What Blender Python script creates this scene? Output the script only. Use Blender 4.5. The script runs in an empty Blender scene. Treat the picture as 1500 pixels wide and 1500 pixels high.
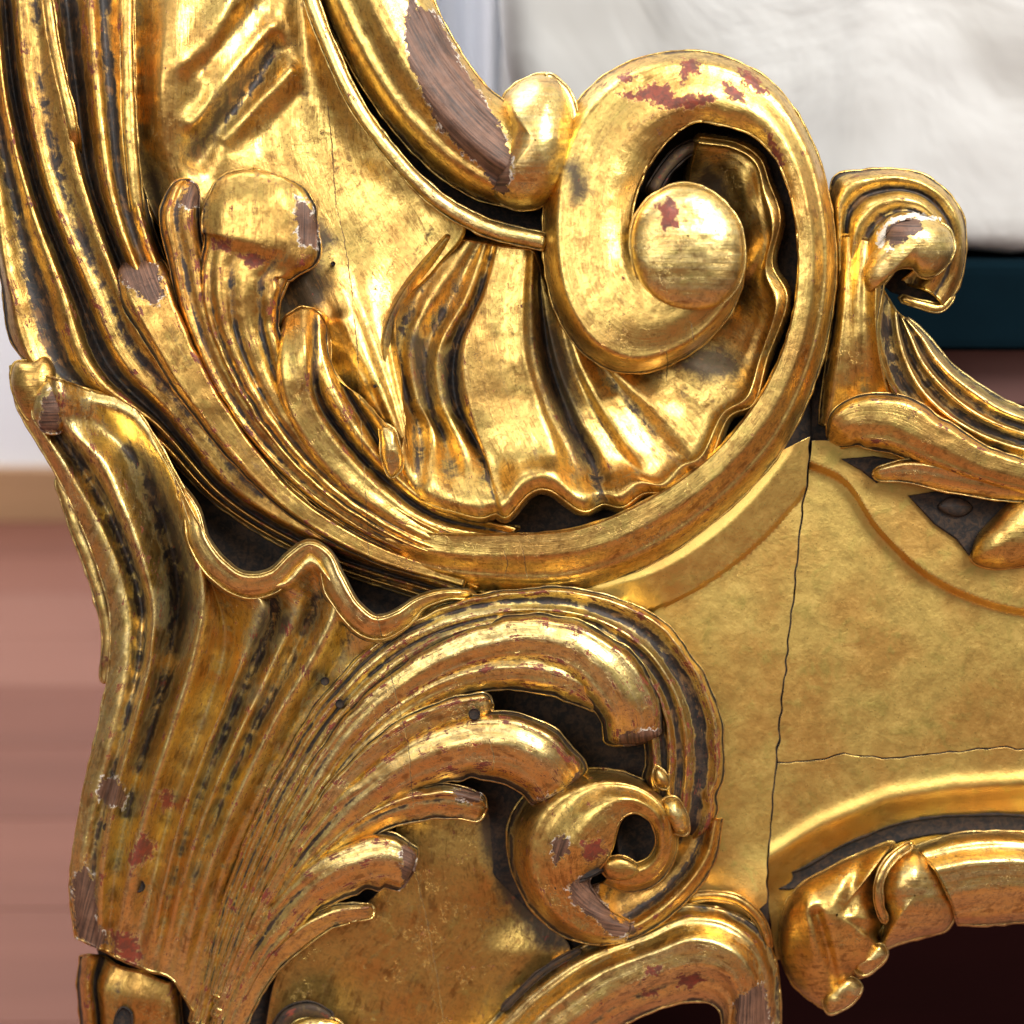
import bpy, math
import numpy as np
from mathutils import Vector

sc = bpy.context.scene
R = math.radians
# ------------------------------------------------------------------ camera
PITCH = 20.0; DIST = 0.62; FOV = 45.0; ZC = 0.55
cam_d = bpy.data.cameras.new("camera"); cam = bpy.data.objects.new("camera", cam_d)
sc.collection.objects.link(cam); sc.camera = cam
cam.location = (0, -DIST*math.cos(R(PITCH)), ZC + DIST*math.sin(R(PITCH)))
cam.rotation_euler = (R(90-PITCH), 0, 0)
cam_d.sensor_width = 36; cam_d.lens = 18/math.tan(R(FOV/2)); cam_d.clip_end = 50; cam_d.clip_start = .01
cam_d.dof.use_dof = True; cam_d.dof.focus_distance = DIST-0.03; cam_d.dof.aperture_fstop = 4.2
# ------------------------------------------------------------------ room light with added fill lamps
w = bpy.data.worlds.new("World"); sc.world = w; w.use_nodes = True
nt = w.node_tree; nt.nodes.clear()
tc = nt.nodes.new('ShaderNodeTexCoord'); sp = nt.nodes.new('ShaderNodeSeparateXYZ')
mr = nt.nodes.new('ShaderNodeMapRange'); rp = nt.nodes.new('ShaderNodeValToRGB')
bg = nt.nodes.new('ShaderNodeBackground'); wo = nt.nodes.new('ShaderNodeOutputWorld')
nt.links.new(tc.outputs['Generated'], sp.inputs[0]); nt.links.new(sp.outputs[2], mr.inputs[0])
mr.inputs[1].default_value = -1; mr.inputs[2].default_value = 1
nt.links.new(mr.outputs[0], rp.inputs[0]); nt.links.new(rp.outputs[0], bg.inputs[0]); nt.links.new(bg.outputs[0], wo.inputs[0])
el = rp.color_ramp.elements
el[0].position = 0.0; el[0].color = (.10, .055, .035, 1)
el[1].position = 1.0; el[1].color = (.80, .81, .83, 1)
e = el.new(.42); e.color = (.15, .115, .09, 1)
e = el.new(.60); e.color = (.40, .388, .375, 1)
bg.inputs[1].default_value = 0.68
def area(name, loc, target, size, power, col=(1, 1, 1), sy=None):
    l = bpy.data.lights.new(name, 'AREA'); l.energy = power; l.color = col
    l.shape = 'RECTANGLE'; l.size = size; l.size_y = sy or size
    o = bpy.data.objects.new(name, l); sc.collection.objects.link(o); o.location = loc
    o.rotation_euler = (Vector(target)-Vector(loc)).to_track_quat('-Z', 'Y').to_euler(); return o
area("ceiling_window_light", (0.70, -0.70, 1.65), (0, 0, .55), .6, 32, (1, .985, .95), .6)
area("front_left_fill_light", (-.85, -1.5, 1.45), (0, 0, .55), 1.1, 15, (1, .985, .96), .9)  # unseen fill, added for broad highlights on the front-facing carving
area("wall_fill_light", (-.7, 0.75, 2.2), (-.7, 1.45, .5), 1.3, 44, (.97, .98, 1))  # unseen lamp, added to brighten the back wall
sc.view_settings.view_transform = 'Standard'; sc.view_settings.look = 'None'
sc.view_settings.exposure = 0.0; sc.view_settings.gamma = 1
# ------------------------------------------------------------------ helpers
C0 = np.array(cam.location); S = 2*DIST*math.tan(R(FOV/2))/1500.0      # metres for one unit of carving
cp, sn = math.cos(R(PITCH)), math.sin(R(PITCH)); TF = math.tan(R(FOV/2)); LEAN = R(14)
def W(x, y, h):
    """carving coordinates (x right, y down, h proud of the board plane) to metres"""
    x = np.asarray(x, float); y = np.asarray(y, float); h = np.asarray(h, float)
    a = (x-750)/750*TF; b = (750-y)/750*TF
    dy = cp + b*sn; dz = -sn + b*cp
    # the carved face leans back by LEAN: plane through (0, 0, ZC) with this normal, h measured along it
    nl = np.array([0, -math.cos(LEAN), math.sin(LEAN)])
    t = (h*S - (C0[1]*nl[1]+(C0[2]-ZC)*nl[2]))/(dy*nl[1]+dz*nl[2])
    return np.stack([a*t, C0[1]+dy*t, C0[2]+dz*t], -1)
rng = np.random.RandomState(7); NG = rng.rand(256, 256)
def vnoise(x, y, s, o=0):
    x = np.asarray(x, float)/s + 31.7*o + 500; y = np.asarray(y, float)/s + 17.3*o + 500
    xi = np.floor(x).astype(int); yi = np.floor(y).astype(int); fx = x-xi; fy = y-yi
    fx = fx*fx*(3-2*fx); fy = fy*fy*(3-2*fy); g = lambda a, b: NG[a % 256, b % 256]
    return (g(xi, yi)*(1-fx)+g(xi+1, yi)*fx)*(1-fy)+(g(xi, yi+1)*(1-fx)+g(xi+1, yi+1)*fx)*fy - .5
def spl(P, n=None, step=None, tpar=None):
    """cubic through points P (k,d)"""
    P = np.asarray(P, float); k = len(P)
    if k == 2: P = np.stack([P[0], (P[0]+P[1])/2, P[1]]); k = 3; tpar = None
    d = np.sqrt(((P[1:, :2]-P[:-1, :2])**2).sum(1))+1e-6
    t = np.concatenate([[0], np.cumsum(d)]) if tpar is None else np.asarray(tpar, float)
    m = np.zeros_like(P); dt = np.diff(t)[:, None]; sl = np.diff(P, axis=0)/dt
    m[1:-1] = (sl[:-1]*dt[1:]+sl[1:]*dt[:-1])/(dt[1:]+dt[:-1]); m[0] = sl[0]; m[-1] = sl[-1]
    if n is None: n = max(4, int(t[-1]/(step or 4))+1)
    q = np.linspace(0, t[-1], n); i = np.clip(np.searchsorted(t, q, 'right')-1, 0, k-2)
    u = ((q-t[i])/dt[i, 0])[:, None]; h = dt[i]
    return (2*u**3-3*u**2+1)*P[i]+(u**3-2*u**2+u)*h*m[i]+(-2*u**3+3*u**2)*P[i+1]+(u**3-u**2)*h*m[i+1]
# bare and dark patches: (kind, x, y, rx, ry, angle deg)
LOSS_DARK = []
def seg_sd(px, py, a, b):
    ax, ay = a; bx, by = b; dx, dy = bx-ax, by-ay
    t = np.clip(((px-ax)*dx+(py-ay)*dy)/(dx*dx+dy*dy+1e-9), 0, 1)
    return np.hypot(px-ax-t*dx, py-ay-t*dy)
def poly_sd(px, py, poly):
    d = np.full(px.shape, 1e9); ins = np.zeros(px.shape, bool); n = len(poly)
    for i in range(n):
        a = poly[i]; b = poly[(i+1) % n]; d = np.minimum(d, seg_sd(px, py, a, b))
        c = ((a[1] > py) != (b[1] > py)) & (px < (b[0]-a[0])*(py-a[1])/((b[1]-a[1])+1e-9)+a[0]); ins ^= c
    return np.where(ins, d, -d)
def loss_dark_at(px, py, kind, name):
    r = np.full(px.shape, -30.0)
    for L in LOSS_DARK:
        if L[0] != kind or (L[1] and L[1] not in name): continue
        r = np.maximum(r, np.maximum(poly_sd(px, py, L[2]), -30))
    return r
CRK = [[(478,140),(486,210),(492,300),(506,360),(516,430),(524,520),(530,640),(538,760),(541,840),(553,905),(566,960),(580,1020),(598,1090),(606,1185)],
 [(598,1225),(612,1290),(628,1360),(642,1440),(650,1500)], [(772,848),(768,815),(760,790)], [(738,850),(744,826),(738,806)], [(975,505),(978,530),(976,560)], [(1012,470),(1016,500)], [(716,1080),(724,1110),(722,1130)], [(700,350),(660,352)]]
def crack_at(x, y):
    r = np.full(x.shape, 9.0)
    for L in CRK[:7]:
        L = np.array(sorted(L, key=lambda q: q[1]), float); d = x-np.interp(y, L[:, 1], L[:, 0])
        m = (y > L[0, 1]) & (y < L[-1, 1]) & (np.abs(d) < 9); r = np.where(m, d, r)
    return r
root = bpy.data.objects.new("carved_footboard", None); sc.collection.objects.link(root)
root.location = (-0.05, 0, 0); ROOT = root
def mesh(name, V, F, mat, parent=None, attrs=None, uv=None, smooth=True, sharp=None):
    me = bpy.data.meshes.new(name); me.from_pydata(V.tolist(), [], F); me.validate()
    if smooth: me.polygons.foreach_set('use_smooth', [True]*len(me.polygons))
    if sharp:
        try: me.set_sharp_from_angle(angle=R(sharp))
        except Exception: pass
    if attrs:
        for k, v in attrs.items():
            a = me.attributes.new(k, 'FLOAT', 'POINT'); a.data.foreach_set('value', np.asarray(v, np.float32))
    if uv is not None:
        l = me.uv_layers.new(name='flow'); li = np.zeros(len(me.loops), np.int32); me.loops.foreach_get('vertex_index', li)
        l.data.foreach_set('uv', uv[li].astype(np.float32).ravel())
    me.materials.append(mat)
    o = bpy.data.objects.new(name, me); sc.collection.objects.link(o)
    if parent is not None:
        o.parent = parent
        p = parent; off = Vector((0, 0, 0))
        while p is not None: off += p.location; p = p.parent
        me.transform(__import__('mathutils').Matrix.Translation(-off))
    return o
def smooth1(A, k, ax):
    P = np.concatenate([np.repeat(A.take([0], ax), k, ax), A, np.repeat(A.take([-1], ax), k, ax)], ax)
    cs = np.cumsum(P, ax); z = np.zeros_like(cs.take([0], ax)); cs = np.concatenate([z, cs], ax)
    n = A.shape[ax]; a = cs.take(range(2*k+1, 2*k+1+n), ax); b = cs.take(range(0, n), ax)
    return (a-b)/(2*k+1)
def grid(name, X, Y, H, mat, parent=ROOT, base=-15, rough=1.0, dirt=0.0, edge=2.5, jag=0, closed=False, uvs=None, dsc=1.0, add=None, ecav=.3, flare=0):
    """a carved surface from a grid, with rounded arris and side walls down to base"""
    n, m = X.shape
    H = H + rough*(2.0*vnoise(X, Y, 30, 1)+.7*vnoise(X, Y, 12, 2)+.2*vnoise(X, Y, 6, 3))
    if add is not None: H = H+add(X, Y)
    dx = np.hypot(np.diff(X, axis=0), np.diff(Y, axis=0)); dv = np.hypot(np.diff(X, axis=1), np.diff(Y, axis=1))
    stepv = max(1.0, dv.mean()); k = int(np.clip(11/stepv, 1, m//2))
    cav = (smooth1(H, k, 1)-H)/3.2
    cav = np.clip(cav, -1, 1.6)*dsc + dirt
    U = np.concatenate([np.zeros((1, m)), np.cumsum(dx, 0)], 0); U = np.repeat(U.mean(1)[:, None], m, 1)
    Vv = np.concatenate([np.zeros((n, 1)), np.cumsum(dv, 1)], 1); Vv = Vv-Vv[:, m//2:m//2+1]
    if uvs is not None: U, Vv = uvs
    idx = np.arange(n*m).reshape(n, m)
    F = np.stack([idx[:-1, :-1], idx[1:, :-1], idx[1:, 1:], idx[:-1, 1:]], -1).reshape(-1, 4)
    if closed: per = idx[0, :]
    else: per = np.concatenate([idx[0, :], idx[1:, -1], idx[-1, :-1][::-1], idx[1:-1, 0][::-1]])
    xf, yf, hf, cf = X.ravel(), Y.ravel(), H.ravel(), cav.ravel(); uf, vf = U.ravel(), Vv.ravel()
    px, py, ph = xf[per], yf[per], hf[per]
    tx = np.roll(px, -1)-np.roll(px, 1); ty = np.roll(py, -1)-np.roll(py, 1); L = np.hypot(tx, ty)+1e-6
    area2 = (px*np.roll(py, -1)-np.roll(px, -1)*py).sum(); sg = 1 if area2 > 0 else -1
    ox, oy = ty/L*sg, -tx/L*sg
    rings = []; off = len(xf)
    RR = ((edge*.7, -edge*.35, None), (edge, -edge*1.3, None), (edge*.4, 0, base)) if not flare else ((edge*.7, -edge*.35, None), (flare*.55, -flare*1.2, None), (flare, -flare*3.5, None), (flare*.8, 0, base))
    ew = .55+1.1*(vnoise(px, py, 14, 7)+.5)
    for (d, dh, ab) in RR:
        d = d*ew if ab is None and not flare else d
        hh = ph+dh if ab is None else np.minimum(ab, ph-edge*1.4)
        rings.append((px+ox*d, py+oy*d, hh))
    q = len(per); prev = per; FF = [F]
    for i, (a, b, c) in enumerate(rings):
        cur = off+i*q+np.arange(q)
        f = np.stack([prev, np.roll(prev, -1), np.roll(cur, -1), cur], -1); FF.append(f); prev = cur
        xf = np.concatenate([xf, a]); yf = np.concatenate([yf, b]); hf = np.concatenate([hf, c])
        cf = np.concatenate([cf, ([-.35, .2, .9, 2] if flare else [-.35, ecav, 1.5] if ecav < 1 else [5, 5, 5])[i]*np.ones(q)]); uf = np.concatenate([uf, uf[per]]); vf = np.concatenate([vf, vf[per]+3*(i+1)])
    F = np.concatenate(FF).tolist()
    V = W(xf, yf, hf)
    # consistent outward normals (towards camera)
    c = V[F[len(F)//8]] if False else None
    f0 = (X[1:, :-1]-X[:-1, :-1])*(Y[:-1, 1:]-Y[:-1, :-1])-(Y[1:, :-1]-Y[:-1, :-1])*(X[:-1, 1:]-X[:-1, :-1])
    flip = f0.sum() > 0
    if closed: flip = f0.sum() > 0
    nf = (n-1)*(m-1)
    if flip: F = [g[::-1] for g in F[:nf]]+F[nf:]
    if (sg > 0): F = F[:nf]+[g[::-1] for g in F[nf:]]
    F = [[a for i2, a in enumerate(g) if a not in g[:i2]] for g in F]; F = [g for g in F if len(g) > 2]
    at = dict(crk=crack_at(xf, yf), cav=cf, lw=loss_dark_at(xf, yf, 'wood', name), lb=loss_dark_at(xf, yf, 'bole', name), ld=loss_dark_at(xf, yf, 'dark', name), lg=loss_dark_at(xf, yf, 'gesso', name))
    return mesh(name, V, F, mat, parent, at, np.stack([uf, vf], -1), sharp=(35 if ecav > 1 else None))
def mixs(a, b, fa, fb, t):
    if fa == 's' and fb == 's': s = t
    elif fa == 's': s = np.sin(np.pi*t/2)
    elif fb == 's': s = 1-np.cos(np.pi*t/2)
    else: s = (1-np.cos(np.pi*t))/2
    return a+(b-a)*s
def loft(name, rails, flags, mat, n=None, step=3.5, cr=.4, **kw):
    """surface through carved lines (rails); flags r/s: round or sharp line"""
    if len({len(r) for r in rails}) == 1:
        A = np.array([np.asarray(r, float) for r in rails]); mean = A.mean(0)
        d = np.sqrt(((mean[1:, :2]-mean[:-1, :2])**2).sum(1)); tp = np.concatenate([[0], np.cumsum(d)])
        L = max(tp[-1], max(np.sqrt((np.diff(a[:, :2], axis=0)**2).sum(1)).sum() for a in A)); n = n or int(L/step)
        Rr = [spl(a, n, tpar=tp) for a in A]
    else:
        L = max(np.sqrt((np.diff(np.asarray(r, float)[:, :2], axis=0)**2).sum(1)).sum() for r in rails); n = n or int(L/step)
        Rr = [spl(r, n) for r in rails]
    Rr = np.array(Rr)                      # rails, n, 3
    cols = []; k = len(rails)
    xy = Rr[:, :, :2]
    for i in range(k-1):
        wd = np.hypot(*(xy[i+1]-xy[i]).T).max(); q = max(3, int(wd/step)+1)
        for t in np.linspace(0, 1, q, endpoint=(i == k-2)):
            # Catmull-Rom across for the plan shape
            p0 = xy[i-1] if i > 0 else 2*xy[i]-xy[i+1]; p3 = xy[i+2] if i < k-2 else 2*xy[i+1]-xy[i]
            c = .5*((2*xy[i])+(-p0+xy[i+1])*t+(2*p0-5*xy[i]+4*xy[i+1]-p3)*t*t+(-p0+3*xy[i]-3*xy[i+1]+p3)*t**3)
            lin = xy[i]*(1-t)+xy[i+1]*t
            c = lin*(1-cr)+c*cr
            cols.append(np.concatenate([c, mixs(Rr[i, :, 2], Rr[i+1, :, 2], flags[i], flags[i+1], t)[:, None]], 1))
    G = np.array(cols).transpose(1, 0, 2)
    return grid(name, G[:, :, 0], G[:, :, 1], G[:, :, 2], mat, **kw)
def convex(a=.75): return lambda t: (np.sqrt(np.maximum(0, 1-(.97*t)**2))-1)*a
def fluted(k, d=.18, a=.5, ph=0): return lambda t: (np.sqrt(np.maximum(0, 1-(.97*t)**2))-1)*a - d*np.abs(np.sin((t*.5+.5+ph)*k*np.pi))**.8*0 - d*(1-np.abs(np.sin((t*.5+.5)*k*np.pi+ph)))**1.3*(np.abs(t) < .93)
def trough(d=.5): return lambda t: d*(t*t-1)
def ridge(t0, a=.6, b=.6):     # crest at t0, falling to both sides
    return lambda t: np.where(t < t0, -a*((t0-t)/(1+t0))**1.4, -b*((t-t0)/(1-t0))**1.4)
def prof(pts):
    P = np.array([p[:2] for p in pts], float); fl = [p[2] if len(p) > 2 else 'r' for p in pts]
    def f(t):
        r = np.zeros_like(t)
        for i in range(len(P)-1):
            m = (t >= P[i, 0]-1e-9) & (t <= P[i+1, 0]+1e-9); u = (t-P[i, 0])/(P[i+1, 0]-P[i, 0])
            r = np.where(m, mixs(P[i, 1], P[i+1, 1], fl[i], fl[i+1], np.clip(u, 0, 1)), r)
        return r
    return f
def ribbon(name, ctrl, pf, mat, tip=(0, 0), drop=(0, 0), step=3.5, wob=1.0, **kw):
    """a strand: rows x, y, h, half width [, right half width]"""
    P = np.array([list(c)+([c[3]] if len(c) == 4 else []) for c in ctrl], float)
    Q = spl(P, step=step); n = len(Q); x, y, h, wl, wr = Q.T
    tx, ty = np.gradient(x), np.gradient(y); L = np.hypot(tx, ty); tx, ty = smooth1(tx/L, 2, 0), smooth1(ty/L, 2, 0)
    s = np.concatenate([[0], np.cumsum(np.hypot(np.diff(x), np.diff(y)))]); T = s[-1]
    f = np.ones(n); g = np.zeros(n)
    if tip[0]: q = np.clip(s/tip[0], 0, 1); f *= np.sqrt(np.clip(1-(1-q)**2, .0, 1))*.97+.03; g -= drop[0]*(1-q)**2
    if tip[1]: q = np.clip((T-s)/tip[1], 0, 1); f *= np.sqrt(np.clip(1-(1-q)**2, .0, 1))*.97+.03; g -= drop[1]*(1-q)**2
    wl, wr = np.maximum(wl, .5), np.maximum(wr, .5)
    m = max(9, int((wl+wr).max()/step)+1); t = np.linspace(-1, 1, m)
    wl2 = wl*f*(1+.05*wob*vnoise(s, s*0, 22, 4)*2); wr2 = wr*f*(1+.05*wob*vnoise(s, s*0, 22, 5)*2)
    off = np.where(t[None] < 0, t[None]*wl2[:, None], t[None]*wr2[:, None])
    X = x[:, None]-ty[:, None]*off; Y = y[:, None]+tx[:, None]*off
    if isinstance(pf, tuple):
        bl = np.clip((s/T-pf[2])/(pf[3]-pf[2]), 0, 1)[:, None]; bl = bl*bl*(3-2*bl); PF = pf[0](t)[None]*(1-bl)+pf[1](t)[None]*bl
    else: PF = pf(t)[None]
    H = (h+g)[:, None]+PF*((wl+wr)/2)[:, None]
    return grid(name, X, Y, H, mat, **kw)
def dome(name, outline, he, ht, mat, peak=None, power=2.0, rings=None, pf=None, step=4, **kw):
    """a rounded boss over a free outline"""
    O = np.asarray(list(outline)+[outline[0], outline[1], outline[2]], float); Q = spl(np.concatenate([O[:], ]), step=step)
    # closed spline: take the middle loop
    P = np.asarray(outline, float); ext = np.concatenate([P[-3:], P, P[:3]])
    d = np.sqrt((np.diff(ext, axis=0)**2).sum(1)); t = np.concatenate([[0], np.cumsum(d)]); full = spl(ext, n=int(t[-1]/step)*2, tpar=t)
    q = np.linspace(0, t[-1], len(full)); sel = (q >= t[3]-1e-6) & (q < t[3+len(P)]); Q = full[sel][::2]
    Q = np.concatenate([Q, Q[:1]])
    c = np.array(peak if peak else P.mean(0)); rad = np.hypot(*(Q-c).T).max(); nr = rings or max(6, int(rad/step))
    s = np.linspace(0.02, 1, nr)[::-1]                         # 1 at edge
    X = c[0]+(Q[:, 0]-c[0])[None]*s[:, None]; Y = c[1]+(Q[:, 1]-c[1])[None]*s[:, None]
    H = he+(ht-he)*np.power(np.maximum(0, 1-s**power), 1/power)[:, None]*np.ones(len(Q))[None]
    if pf: H = H+pf(X, Y, s[:, None])
    return grid(name, X[:, :], Y[:, :], H, mat, closed=True, uvs=(X-c[0], Y-c[1]), dsc=.0, **kw)
def plate(name, poly, h, mat, thick=30, parent=ROOT, bev=2.5, dirt=0.0, step=None, tilt=None):
    P = np.asarray(poly, float); n = len(P)
    hh = np.full(n, float(h)) if tilt is None else np.array([tilt(a, b) for a, b in P])
    tx = np.roll(P[:, 0], -1)-np.roll(P[:, 0], 1); ty = np.roll(P[:, 1], -1)-np.roll(P[:, 1], 1); L = np.hypot(tx, ty)
    sg = 1 if (P[:, 0]*np.roll(P[:, 1], -1)-np.roll(P[:, 0], -1)*P[:, 1]).sum() > 0 else -1
    ox, oy = ty/L*sg*bev, -tx/L*sg*bev
    X = np.concatenate([P[:, 0]-ox, P[:, 0], P[:, 0]]); Y = np.concatenate([P[:, 1]-oy, P[:, 1], P[:, 1]]); H = np.concatenate([hh, hh-bev, hh*0+min(h, hh.min())-thick])
    F = [list(range(n))]
    for r in range(2):
        for i in range(n): j = (i+1) % n; F.append([r*n+i, (r+1)*n+i, (r+1)*n+j, r*n+j])
    F.append(list(range(2*n, 3*n))[::-1])
    if sg > 0: F = [f[::-1] for f in F]
    z = np.zeros(3*n); cav = np.concatenate([np.full(n, dirt), np.full(n, .6+dirt), np.full(n, 1.5)])
    return mesh(name, W(X, Y, H), F, mat, parent, dict(cav=cav, lw=z-30, lb=z-30, ld=z-30, lg=z-30), np.stack([X, Y], -1), smooth=False)
def box(name, lo, hi, mat, parent=None, bev=0.004):
    import bmesh
    bm = bmesh.new(); bmesh.ops.create_cube(bm, size=1)
    lo, hi = np.array(lo), np.array(hi)
    for v in bm.verts: v.co = Vector((lo+hi)/2+np.array(v.co)*(hi-lo))
    if bev: bmesh.ops.bevel(bm, geom=bm.edges[:], offset=bev, segments=3, affect='EDGES', profile=.6)
    me = bpy.data.meshes.new(name); bm.to_mesh(me); bm.free(); me.materials.append(mat)
    o = bpy.data.objects.new(name, me); sc.collection.objects.link(o); o.parent = parent; return o
def tag(o, label=None, cat=None, kind=None, group=None):
    for k, v in (('label', label), ('category', cat), ('kind', kind), ('group', group)):
        if v: o[k] = v
    return o
# ------------------------------------------------------------------ materials
class N:
    def __init__(s, name):
        s.m = bpy.data.materials.new(name); s.m.use_nodes = True; s.t = s.m.node_tree; s.t.nodes.clear()
        s.out = s.t.nodes.new('ShaderNodeOutputMaterial'); s.b = s.t.nodes.new('ShaderNodeBsdfPrincipled')
        s.t.links.new(s.b.outputs[0], s.out.inputs[0])
    def n(s, ty, **kw):
        o = s.t.nodes.new(ty)
        for k, v in kw.items(): setattr(o, k, v)
        return o
    def l(s, a, b): s.t.links.new(a, b)
    def put(s, sock, v):
        if hasattr(v, 'is_output') or hasattr(v, 'links'): s.l(v, sock)
        elif isinstance(v, (tuple, list)) and len(v) == 3 and sock.type == 'RGBA': sock.default_value = (*v, 1)
        else: sock.default_value = v
    def math(s, op, a, b=0.0, c=None, clamp=False):
        o = s.n('ShaderNodeMath', operation=op, use_clamp=clamp); s.put(o.inputs[0], a); s.put(o.inputs[1], b)
        if c is not None: s.put(o.inputs[2], c)
        return o.outputs[0]
    def ramp(s, v, lo, hi, a=0., b=1.):
        o = s.n('ShaderNodeMapRange', interpolation_type='SMOOTHSTEP'); s.put(o.inputs[0], v)
        for i, q in zip((1, 2, 3, 4), (lo, hi, a, b)): s.put(o.inputs[i], q)
        return o.outputs[0]
    def mix(s, f, a, b):
        o = s.n('ShaderNodeMix', data_type='RGBA'); s.put(o.inputs[0], f); s.put(o.inputs[6], a); s.put(o.inputs[7], b); return o.outputs[2]
    def noise(s, vec, scale, detail=4, rough=.6, dist=0):
        o = s.n('ShaderNodeTexNoise'); s.l(vec, o.inputs[0]); o.inputs['Scale'].default_value = scale; o.inputs['Detail'].default_value = detail
        o.inputs['Roughness'].default_value = rough; o.inputs['Distortion'].default_value = dist; return o.outputs[0]
    def map(s, vec, sc_, loc=(0, 0, 0), rot=(0, 0, 0)):
        o = s.n('ShaderNodeMapping'); s.l(vec, o.inputs[0]); o.inputs[1].default_value = loc; o.inputs[2].default_value = rot; o.inputs[3].default_value = sc_; return o.outputs[0]
    def attr(s, nm): return s.n('ShaderNodeAttribute', attribute_name=nm).outputs['Fac']
def gold(name, tone=(.83, .56, .19), rgh=.30, dirt=0.0, bole=0.0, pale=0.5, streak=1.0, crk=1.0, met=1.0):
    m = N(name); pos = m.n('ShaderNodeNewGeometry').outputs['Position']; uv = m.n('ShaderNodeUVMap', uv_map='flow').outputs[0]
    P = m.map(pos, (1000, 1000, 1000))                                         # millimetres
    big = m.noise(P, .022, 3, .6); mid = m.noise(P, .085, 5, .65, .6); fine = m.noise(P, .55, 4, .7); mot = m.noise(P, .28, 5, .75, .8)
    st = m.noise(m.map(uv, (.004, .10, 1)), 1.0, 4, .65, .3)                  # brushed along the carving
    st2 = m.noise(m.map(uv, (.03, .5, 1)), 1.0, 3, .6)
    if streak < .5: st = m.noise(P, .10, 5, .7, .5); st2 = m.noise(P, .45, 4, .7)
    cav = m.attr('cav')
    copper = (tone[0]*.90, tone[1]*.76, tone[2]*.72); green = (tone[0]*.78, tone[1]*.86, tone[2]*.80); light = (min(1, tone[0]*1.14), min(1, tone[1]*1.26), tone[2]*1.75)
    c = m.mix(m.ramp(big, .42, .62), tone, copper)
    c = m.mix(m.ramp(mid, .52, .70, 0, .75), c, green)
    c = m.mix(m.ramp(m.math('ADD', m.math('MULTIPLY', st, .6), m.math('MULTIPLY', mot, .4)), .50-.05*(pale > .75), .66-.06*(pale > .75), 0, pale), c, light)  # pale toning; lower threshold paints in light caught by the flutes
    # toned glaze: thin brown film, mottled
    gl = m.ramp(m.math('ADD', m.math('MULTIPLY', mot, .75), m.math('ADD', m.math('MULTIPLY', st, .35*streak), m.math('MULTIPLY', fine, .2))), .57+.06*(streak<.5), .80, 0, .8)
    c = m.mix(gl, c, (tone[0]*.42, tone[1]*.33, tone[2]*.30))
    # old dark patina, joined by the hand-placed dark patches
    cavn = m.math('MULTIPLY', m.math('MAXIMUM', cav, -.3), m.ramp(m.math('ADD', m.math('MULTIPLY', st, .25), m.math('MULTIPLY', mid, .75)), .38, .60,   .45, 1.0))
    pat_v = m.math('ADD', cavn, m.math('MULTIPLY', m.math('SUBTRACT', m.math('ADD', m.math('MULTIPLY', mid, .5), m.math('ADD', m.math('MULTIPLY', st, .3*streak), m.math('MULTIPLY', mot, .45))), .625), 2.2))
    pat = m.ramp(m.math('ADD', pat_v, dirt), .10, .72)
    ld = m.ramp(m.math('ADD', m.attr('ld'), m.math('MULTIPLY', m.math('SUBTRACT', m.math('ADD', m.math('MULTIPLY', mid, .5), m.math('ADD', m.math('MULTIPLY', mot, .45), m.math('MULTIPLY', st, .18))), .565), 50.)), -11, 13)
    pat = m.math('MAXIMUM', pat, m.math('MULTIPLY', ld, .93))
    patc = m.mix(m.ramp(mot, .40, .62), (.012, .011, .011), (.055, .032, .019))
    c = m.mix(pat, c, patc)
    rub = m.ramp(m.math('ADD', m.math('MULTIPLY', m.noise(P, .13, 3, .6), .5), m.math('MULTIPLY', m.noise(m.map(uv, (.02, .16, 1)), 1.0, 6, .75, .5), .5)), .535, .60, 0, .62*(dirt > -.2))
    c = m.mix(rub, c, (tone[0]*.30, tone[1]*.21, tone[2]*.20))
    # bole and bare wood
    chip = m.noise(P, .34, 5, .7, .4)
    nz = m.math('MULTIPLY', m.math('SUBTRACT', chip, .5), 46.)
    bl = m.ramp(m.math('ADD', m.attr('lb'), nz), -2.5, 3.)
    wearn = m.math('ADD', m.math('MULTIPLY', m.noise(P, .16, 6, .72, .3), .65), m.math('MULTIPLY', st2, .35))
    conv = m.math('MULTIPLY', m.math('MINIMUM', cav, 0.0), -.075)
    wr = m.ramp(m.math('ADD', m.math('ADD', wearn, conv), bole), .615, .63)
    bl = m.math('MAXIMUM', bl, wr)
    bolec = m.mix(m.ramp(mot, .35, .65), (.25, .045, .02), (.11, .035, .02))
    c = m.mix(bl, c, bolec)
    grain = m.math('ADD', m.math('MULTIPLY', m.noise(m.map(uv, (.012, .30, 1)), 1.0, 4, .65), .7), m.math('MULTIPLY', mid, .3))
    woodc = m.mix(m.ramp(grain, .35, .65), (.035, .017, .010), (.21, .098, .055))
    lw = m.math('ADD', m.attr('lw'), m.math('MULTIPLY', nz, .75))
    wd = m.ramp(lw, -.2, .6); rim = m.math('MULTIPLY', m.ramp(lw, -2.6, -1.6), m.math('SUBTRACT', 1., wd)); rim = m.math('MULTIPLY', rim, m.ramp(mid, .50, .58))
    c = m.mix(wd, c, woodc)
    gs = m.ramp(m.math('ADD', m.attr('lg'), m.math('MULTIPLY', nz, .5)), -.2, .6)
    rim = m.math('MAXIMUM', rim, gs)
    c = m.mix(rim, c, (.72, .66, .58))
    # craquelure across the flow
    vo = m.n('ShaderNodeTexVoronoi', feature='DISTANCE_TO_EDGE'); dst = m.n('ShaderNodeMixRGB'); 
    wn = m.n('ShaderNodeTexNoise'); m.l(P, wn.inputs[0]); wn.inputs['Scale'].default_value = .5
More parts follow.
